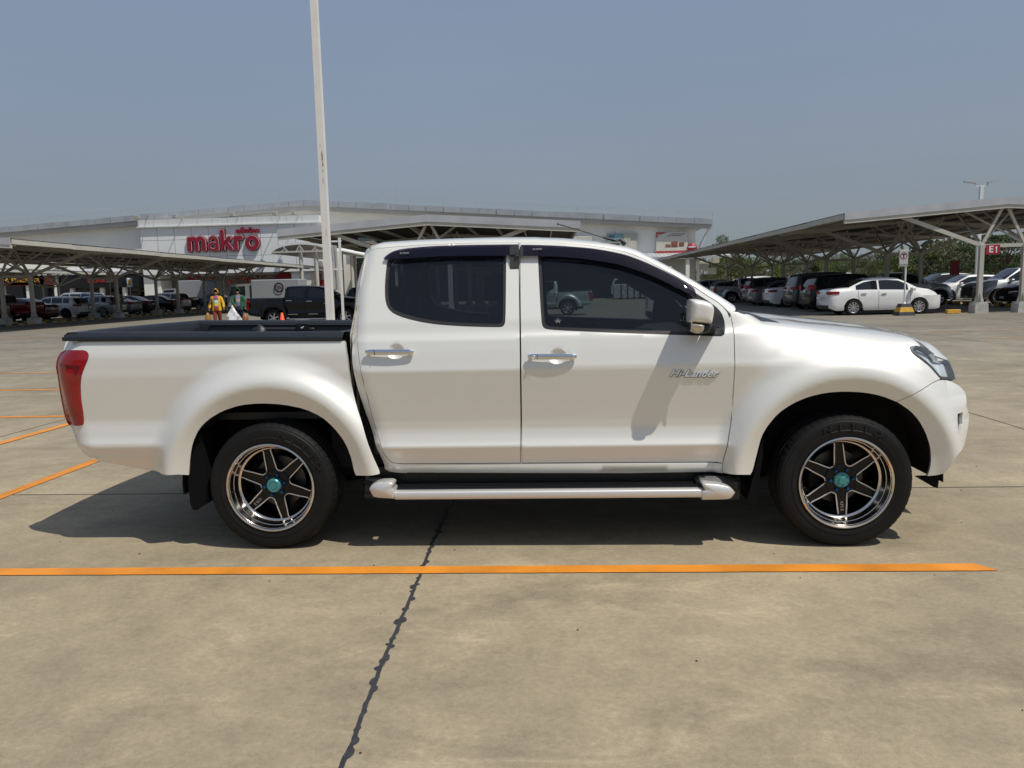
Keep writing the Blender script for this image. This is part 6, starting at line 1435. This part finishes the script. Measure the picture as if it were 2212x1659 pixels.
# sheds with pale roofs behind the right rows
for k, (pa, pb_, y, z) in enumerate(((1620, 1690, 90, 1.75), (1800, 1870, 84, 1.85))):
    t = thing('shed', ['low shed with pale sunlit roof behind the wagons', 'low shed with bright white roof behind the black SUVs'][k], 'shed', (xat(pa, y, z), y, 0)); w_ = xat(pb_, y, z)-xat(pa, y, z); MB().prism([(0, z), (w_*.5, z+.35), (w_, z), (w_, z-.1), (0, z-.1)], 0, 9).build('roof', WHT, t); MB().box(.3, w_-.3, .3, 8.7, 0, z-.1).build('wall', STEELD, t)

# ================================================================== PEOPLE
def skin_body(name, joints, edges, rad, m, par, sub=2):
    me = bpy.data.meshes.new(name); me.from_pydata(joints, edges, []); o = bpy.data.objects.new(name, me); COL.objects.link(o)
    md = o.modifiers.new('s', 'SKIN'); md.use_smooth_shade = True; o.modifiers.new('u', 'SUBSURF').levels = sub
    for v, r in zip(me.skin_vertices[0].data, rad): v.radius = (r, r) if not hasattr(r, '__len__') else r
    me.skin_vertices[0].data[0].use_root = True
    bpy.context.view_layer.update(); ev = o.evaluated_get(bpy.context.evaluated_depsgraph_get()); nm = bpy.data.meshes.new_from_object(ev); bpy.data.objects.remove(o)
    nm.materials.clear(); nm.materials.append(m); r = bpy.data.objects.new(name, nm); link(r, par); return r
def person(label, x, y, rz, h, jacket, shirt, trousers, arms, legs, hood=None, vest=None, cap=None, z=0, sleeve=True):
    t = thing('person', label, 'person', (x, y, z), rz); k = h/1.65; t.scale = (k, k, k)
    # faces -y
    hp = (0, 0, .90); J = [hp, (0, 0, 1.05), (0, -.01, 1.25), (0, 0, 1.40), (0, 0, 1.47), (0, -.015, 1.53), (0, -.02, 1.60)]; E = [(0, 1), (1, 2), (2, 3), (3, 4), (4, 5), (5, 6)]; Rr = [(.13, .10), (.115, .09), (.13, .095), (.075, .07), (.048, .048), (.075, .09), (.07, .085)]
    for s, (el, wr) in zip((-1, 1), arms):
        b = len(J); J += [(s*.165, 0, 1.37), el, wr]; E += [(3, b), (b, b+1), (b+1, b+2)]; Rr += [.055, .042, .027]
        d = Vector(wr)-Vector(el); d.normalize(); c = Vector(wr)+d*.05; J.append(c[:]); E.append((b+2, b+3)); Rr.append((.034, .020))
        for q in range(4):
            o_ = (q-1.5)*.018; f1 = c+d*.045+Vector((0, o_, 0)); f2 = f1+d*.03+Vector((-s*.012, 0, 0)); n0 = len(J); J += [f1[:], f2[:]]; E += [(b+3, n0), (n0, n0+1)]; Rr += [.009, .008]
        th = c+Vector((-s*.02, -.035, -.01)); n0 = len(J); J.append(th[:]); E.append((b+3, n0)); Rr.append(.010)
    for s, (kn, an) in zip((-1, 1), legs):
        b = len(J); J += [(s*.085, 0, .84), kn, an, (an[0], an[1]-.13, an[2]-.04)]; E += [(0, b), (b, b+1), (b+1, b+2), (b+2, b+3)]; Rr += [.085, .055, .04, (.04, .03)]
    body = skin_body('body', J, E, Rr, SKIN, t)
    # face
    mb = MB(); 
    for s in (-1, 1): mb.lathe([(0, -.008), (.010, 0), (0, .004)], 8, (s*.03, -.103, 1.575))
    mb.build('eyes', HAIR, t); MB().add([(-.012, -.10, 1.545), (.012, -.10, 1.545), (0, -.125, 1.548), (0, -.103, 1.58)], [(0, 1, 2), (0, 2, 3), (1, 3, 2)]).build('nose', SKIN, t)
    MB().box(-.022, .022, -.105, -.09, 1.518, 1.524).build('mouth', mat('lips', (.2, .06, .05), .6), t)
    # hair
    def cap_mesh(r, z0, m, nm, fr=.0, top=0):
        V = []; F = []; n = 18
        for i in range(9):
            ph = math.pi/2-i*(math.pi*.62)/8
            for q in range(n): a = 2*math.pi*q/n; V.append((r*math.cos(ph)*math.cos(a)*.9, -.012+r*math.cos(ph)*math.sin(a)*1.12+.0, z0+r*math.sin(ph)+(top*(1-i/3) if i < 3 else 0)))
        for i in range(8):
            for q in range(n):
                a = 2*math.pi*(q+.5)/n
                if i > 1+fr and abs(a-3*math.pi/2) < .85: continue
                F.append((i*n+q, i*n+(q+1) % n, (i+1)*n+(q+1) % n, (i+1)*n+q))
        return mesh_obj(nm, V, F, m, t, True)
    cap_mesh(.098, 1.60, HAIR, 'hair')
    # jacket: torso tube open at front if a shirt shows
    def torso(r, z0, z1, m, nm, op=0., flare=1.0):
        V = []; F = []; n = 28; lev = [(z0, .165*flare, .13*flare), ((z0+z1)/2, .155, .12), (z1-.18, .175, .125), (z1-.07, .165, .105), (z1, .085, .08)]
        for z_, a_, b_ in lev:
            for q in range(n+1): a = -math.pi/2+op+(2*math.pi-2*op)*q/n; V.append(((a_+r)*math.cos(a), (b_+r)*math.sin(a), z_))
        for i in range(len(lev)-1):
            for q in range(n): F.append((i*(n+1)+q, i*(n+1)+q+1, (i+1)*(n+1)+q+1, (i+1)*(n+1)+q))
        return mesh_obj(nm, V, F, m, t, True)
    if isinstance(shirt, list):
        zz = np.linspace(.84, 1.42, len(shirt)+1)
        for i, sm_ in enumerate(shirt): 
            V = []; F = []; n = 16
            for z_ in (zz[i], zz[i+1]):
                for q in range(n+1): a = -math.pi+math.pi*q/n; V.append((.150*math.cos(a), .122*math.sin(a), z_))
            for q in range(n): F.append((q, q+1, n+2+q, n+1+q))
            mesh_obj('shirt_stripe', V, F, sm_, t, True)
    else: torso(.0, .86, 1.43, shirt, 'shirt')
    if jacket:
        torso(.018, .80, 1.44, jacket, 'jacket', .55 if shirt else 0, 1.12); 
        for s, (el, wr) in zip((-1, 1), arms): mb = MB(); mb.tube([(s*.12, 0, 1.39), (s*.185, 0, 1.34), el, tuple(Vector(el)+(Vector(wr)-Vector(el))*.5), tuple(Vector(el)+(Vector(wr)-Vector(el))*.95)], [.075, .078, .066, .058, .052], 12); mb.build('sleeve', jacket, t)
    else:
        for s, (el, wr) in zip((-1, 1), arms): mb = MB(); mb.tube([(s*.12, 0, 1.39), (s*.185, 0, 1.34), el, tuple(Vector(el)+(Vector(wr)-Vector(el))*.9)], [.07, .07, .055, .045], 12); mb.build('sleeve', shirt, t)
    mb = MB()
    for s, (kn, an) in zip((-1, 1), legs): mb.tube([(s*.075, 0, .93), (s*.09, 0, .80), kn, tuple(Vector(kn)+(Vector(an)-Vector(kn))*.92)], [.095, .105, .074, .060], 14)
    mb.lathe([(.155, .80), (.16, .88), (.15, .96)], 20, axis='z'); mb.build('trousers', trousers, t)
    mb = MB()
    for s, (kn, an) in zip((-1, 1), legs): mb.box(an[0]-.045, an[0]+.045, an[1]-.19, an[1]+.06, 0, .09, .03)
    mb.build('shoes', BLKP, t)
    if hood: cap_mesh(.125, 1.60, hood, 'hood', top=.05 if cap is None else .0)
    if cap: cap_mesh(.108, 1.61, cap, 'cap')
    if vest:
        mb = MB()
        for s in (-1, 1): mb.prism([(s*.13, 1.41), (s*.09, 1.42), (s*.035, 1.02), (s*.085, 1.02)], -.165, -.150)
        mb.box(-.14, .14, -.160, -.150, 1.0, 1.06); mb.build('reflective_vest', vest, t)
    return t
J_Y = mat('yellow jacket', (.72, .42, .02), .7); J_G = mat('dark green jacket', (.015, .09, .05), .7)
st_ = [mat('stripe '+n, c, .8) for n, c in (('purple', (.16, .08, .30)), ('pink', (.62, .12, .35)), ('yellow', (.75, .62, .10)), ('mint', (.35, .65, .55)), ('white', (.75, .76, .75)), ('slate', (.16, .16, .32)), ('rose', (.65, .10, .32)))]
wx = xat(468, 27.5, 1); person('woman in a yellow hooded jacket and rainbow striped top walking behind the pickup bed', wx, 27.5, .25, 1.56, J_Y, st_, mat('rust trousers', (.26, .05, .02), .7), (((-.27, .02, 1.12), (-.30, -.05, .90)), ((.27, .02, 1.12), (.30, -.05, .92))), (((-.08, -.10, .48), (-.08, -.02, .07)), ((.08, .10, .48), (.08, .22, .09))), hood=J_Y)
t = thing('jug', 'amber plastic jug held low by the woman in yellow', 'jug', (wx-.34, 27.35, .28)); MB().lathe([(0, 0), (.10, .0), (.11, .05), (.11, .26), (.05, .36), (.03, .40), (0, .40)], 16, axis='z').build('jug', mat('amber plastic', (.35, .18, .04), .25), t)
gx = xat(515, 28.0, 1); person('woman in a dark green hooded jacket walking beside the one in yellow', gx, 28.0, .3, 1.58, J_G, [mat('denim', (.12, .18, .27), .8), mat('denim2', (.13, .19, .28), .8), mat('print', (.5, .36, .28), .8), mat('lilac', (.3, .28, .42), .8)], mat('navy trousers', (.015, .02, .05), .7), (((-.26, -.02, 1.14), (-.12, -.25, 1.0)), ((.27, .02, 1.12), (.28, -.05, .90))), (((-.08, -.10, .48), (-.08, -.02, .07)), ((.08, .10, .48), (.08, .22, .09))), hood=J_G)
t = thing('plastic_bag', 'full white plastic bag hanging from the hand of the woman in green', 'bag', (gx-.02, 27.6, .20)); mb = MB(); V = []; F = []; n = 20
for z, r in ((0, .05), (.03, .20), (.15, .27), (.3, .24), (.45, .16), (.62, .07), (.75, .03)):
    for q in range(n): a = 6.283*q/n; rr = r*(1+.22*math.sin(a*3+z*9)+.12*math.sin(a*7+z*20)); V.append((rr*math.cos(a)-.12*z, rr*math.sin(a)*.6, z))
for i in range(6):
    for q in range(n): F.append((i*n+q, i*n+(q+1) % n, (i+1)*n+(q+1) % n, (i+1)*n+q))
mesh_obj('bag', V, F, mat('bag plastic', (.72, .73, .73), .35), t)
t = thing('jug', 'orange-brown jug in the other hand of the woman in green', 'jug', (gx+.32, 27.85, .25)); MB().lathe([(0, 0), (.11, .0), (.12, .05), (.12, .22), (.05, .32), (0, .34)], 16, axis='z').build('jug', mat('brown plastic', (.32, .12, .04), .3), t)
person('security guard in a khaki uniform and yellow reflective vest by a left canopy post', xat(262, 45.5, 1), 45.2, .35, 1.70, None, mat('khaki shirt', (.20, .18, .13), .8), mat('khaki trousers', (.20, .18, .14), .8), (((-.26, .02, 1.12), (-.27, -.03, .90)), ((.26, .02, 1.12), (.27, -.03, .90))), (((-.09, -.06, .48), (-.10, -.0, .07)), ((.10, .03, .48), (.12, .08, .07))), vest=mat('hi-vis yellow', (.75, .80, .03), .6), cap=BLKP, z=.10)
t = thing('shopping_cart', 'grey wire shopping cart beside the security guard', 'cart', (xat(218, 46.0, .6), 45.8, .10)); mb = MB()
for q in range(9): x = -.45+q*.11; mb.beam((x, -.28, .45), (x*1.1, -.30, .98), .012, .012); mb.beam((x, .28, .45), (x*1.1, .30, .98), .012, .012); mb.beam((x, -.28, .45), (x, .28, .45), .012, .012)
for z in (.45, .6, .75, .98): k_ = 1+(z-.45)*.2; mb.beam((-.47*k_, -.28*k_, z), (.47*k_, -.28*k_, z), .015, .015); mb.beam((-.47*k_, .28*k_, z), (.47*k_, .28*k_, z), .015, .015); mb.beam((-.47*k_, -.28*k_, z), (-.47*k_, .28*k_, z), .015, .015); mb.beam((.47*k_, -.28*k_, z), (.47*k_, .28*k_, z), .015, .015)
mb.build('basket', mat('cart wire', (.3, .3, .31), .35, metal=.7), t); mb = MB(); mb.beam((-.45, -.25, .18), (.5, -.25, .14), .03, .03); mb.beam((-.45, .25, .18), (.5, .25, .14), .03, .03); mb.beam((-.5, -.26, .14), (-.55, -.3, 1.02), .03, .03); mb.beam((-.5, .26, .14), (-.55, .3, 1.02), .03, .03); mb.beam((-.56, -.3, 1.02), (-.56, .3, 1.02), .04, .04); mb.build('frame', MATS['cart wire'], t)
for x in (-.42, .45):
    for y in (-.24, .24): MB().lathe([(0, -.02), (.06, -.02), (.06, .02), (0, .02)], 12, (x, y, .06)).build('wheel', RUB, t)

for o in list(bpy.data.objects):
    if o.type == 'MESH' and o.name.split('.')[0] in ('eave_channel', 'entrance_pillar', 'shopfront', 'shopfront_column', 'wall_struts', 'pilasters', 'air_conditioners', 'product_picture', 'bottle_picture', 'swag', 'yellow_blocks', 'black_blocks', 'purlins', 'window_display', 'bracket', 'eyes', 'shoes', 'parapet_joints'):
        if o.data.users == 1: split_mesh(o, .005)
REN = {'eyes': 'eye', 'shoes': 'shoe', 'seats': 'seat', 'purlins': 'purlin', 'pilasters': 'pilaster', 'wall_struts': 'wall_strut', 'air_conditioners': 'air_conditioner', 'yellow_blocks': 'yellow_block', 'black_blocks': 'black_block', 'parapet_joints': 'parapet_joint'}
for o in list(bpy.data.objects):
    b = o.name.split('.')[0]
    if b in REN: o.name = REN[b]
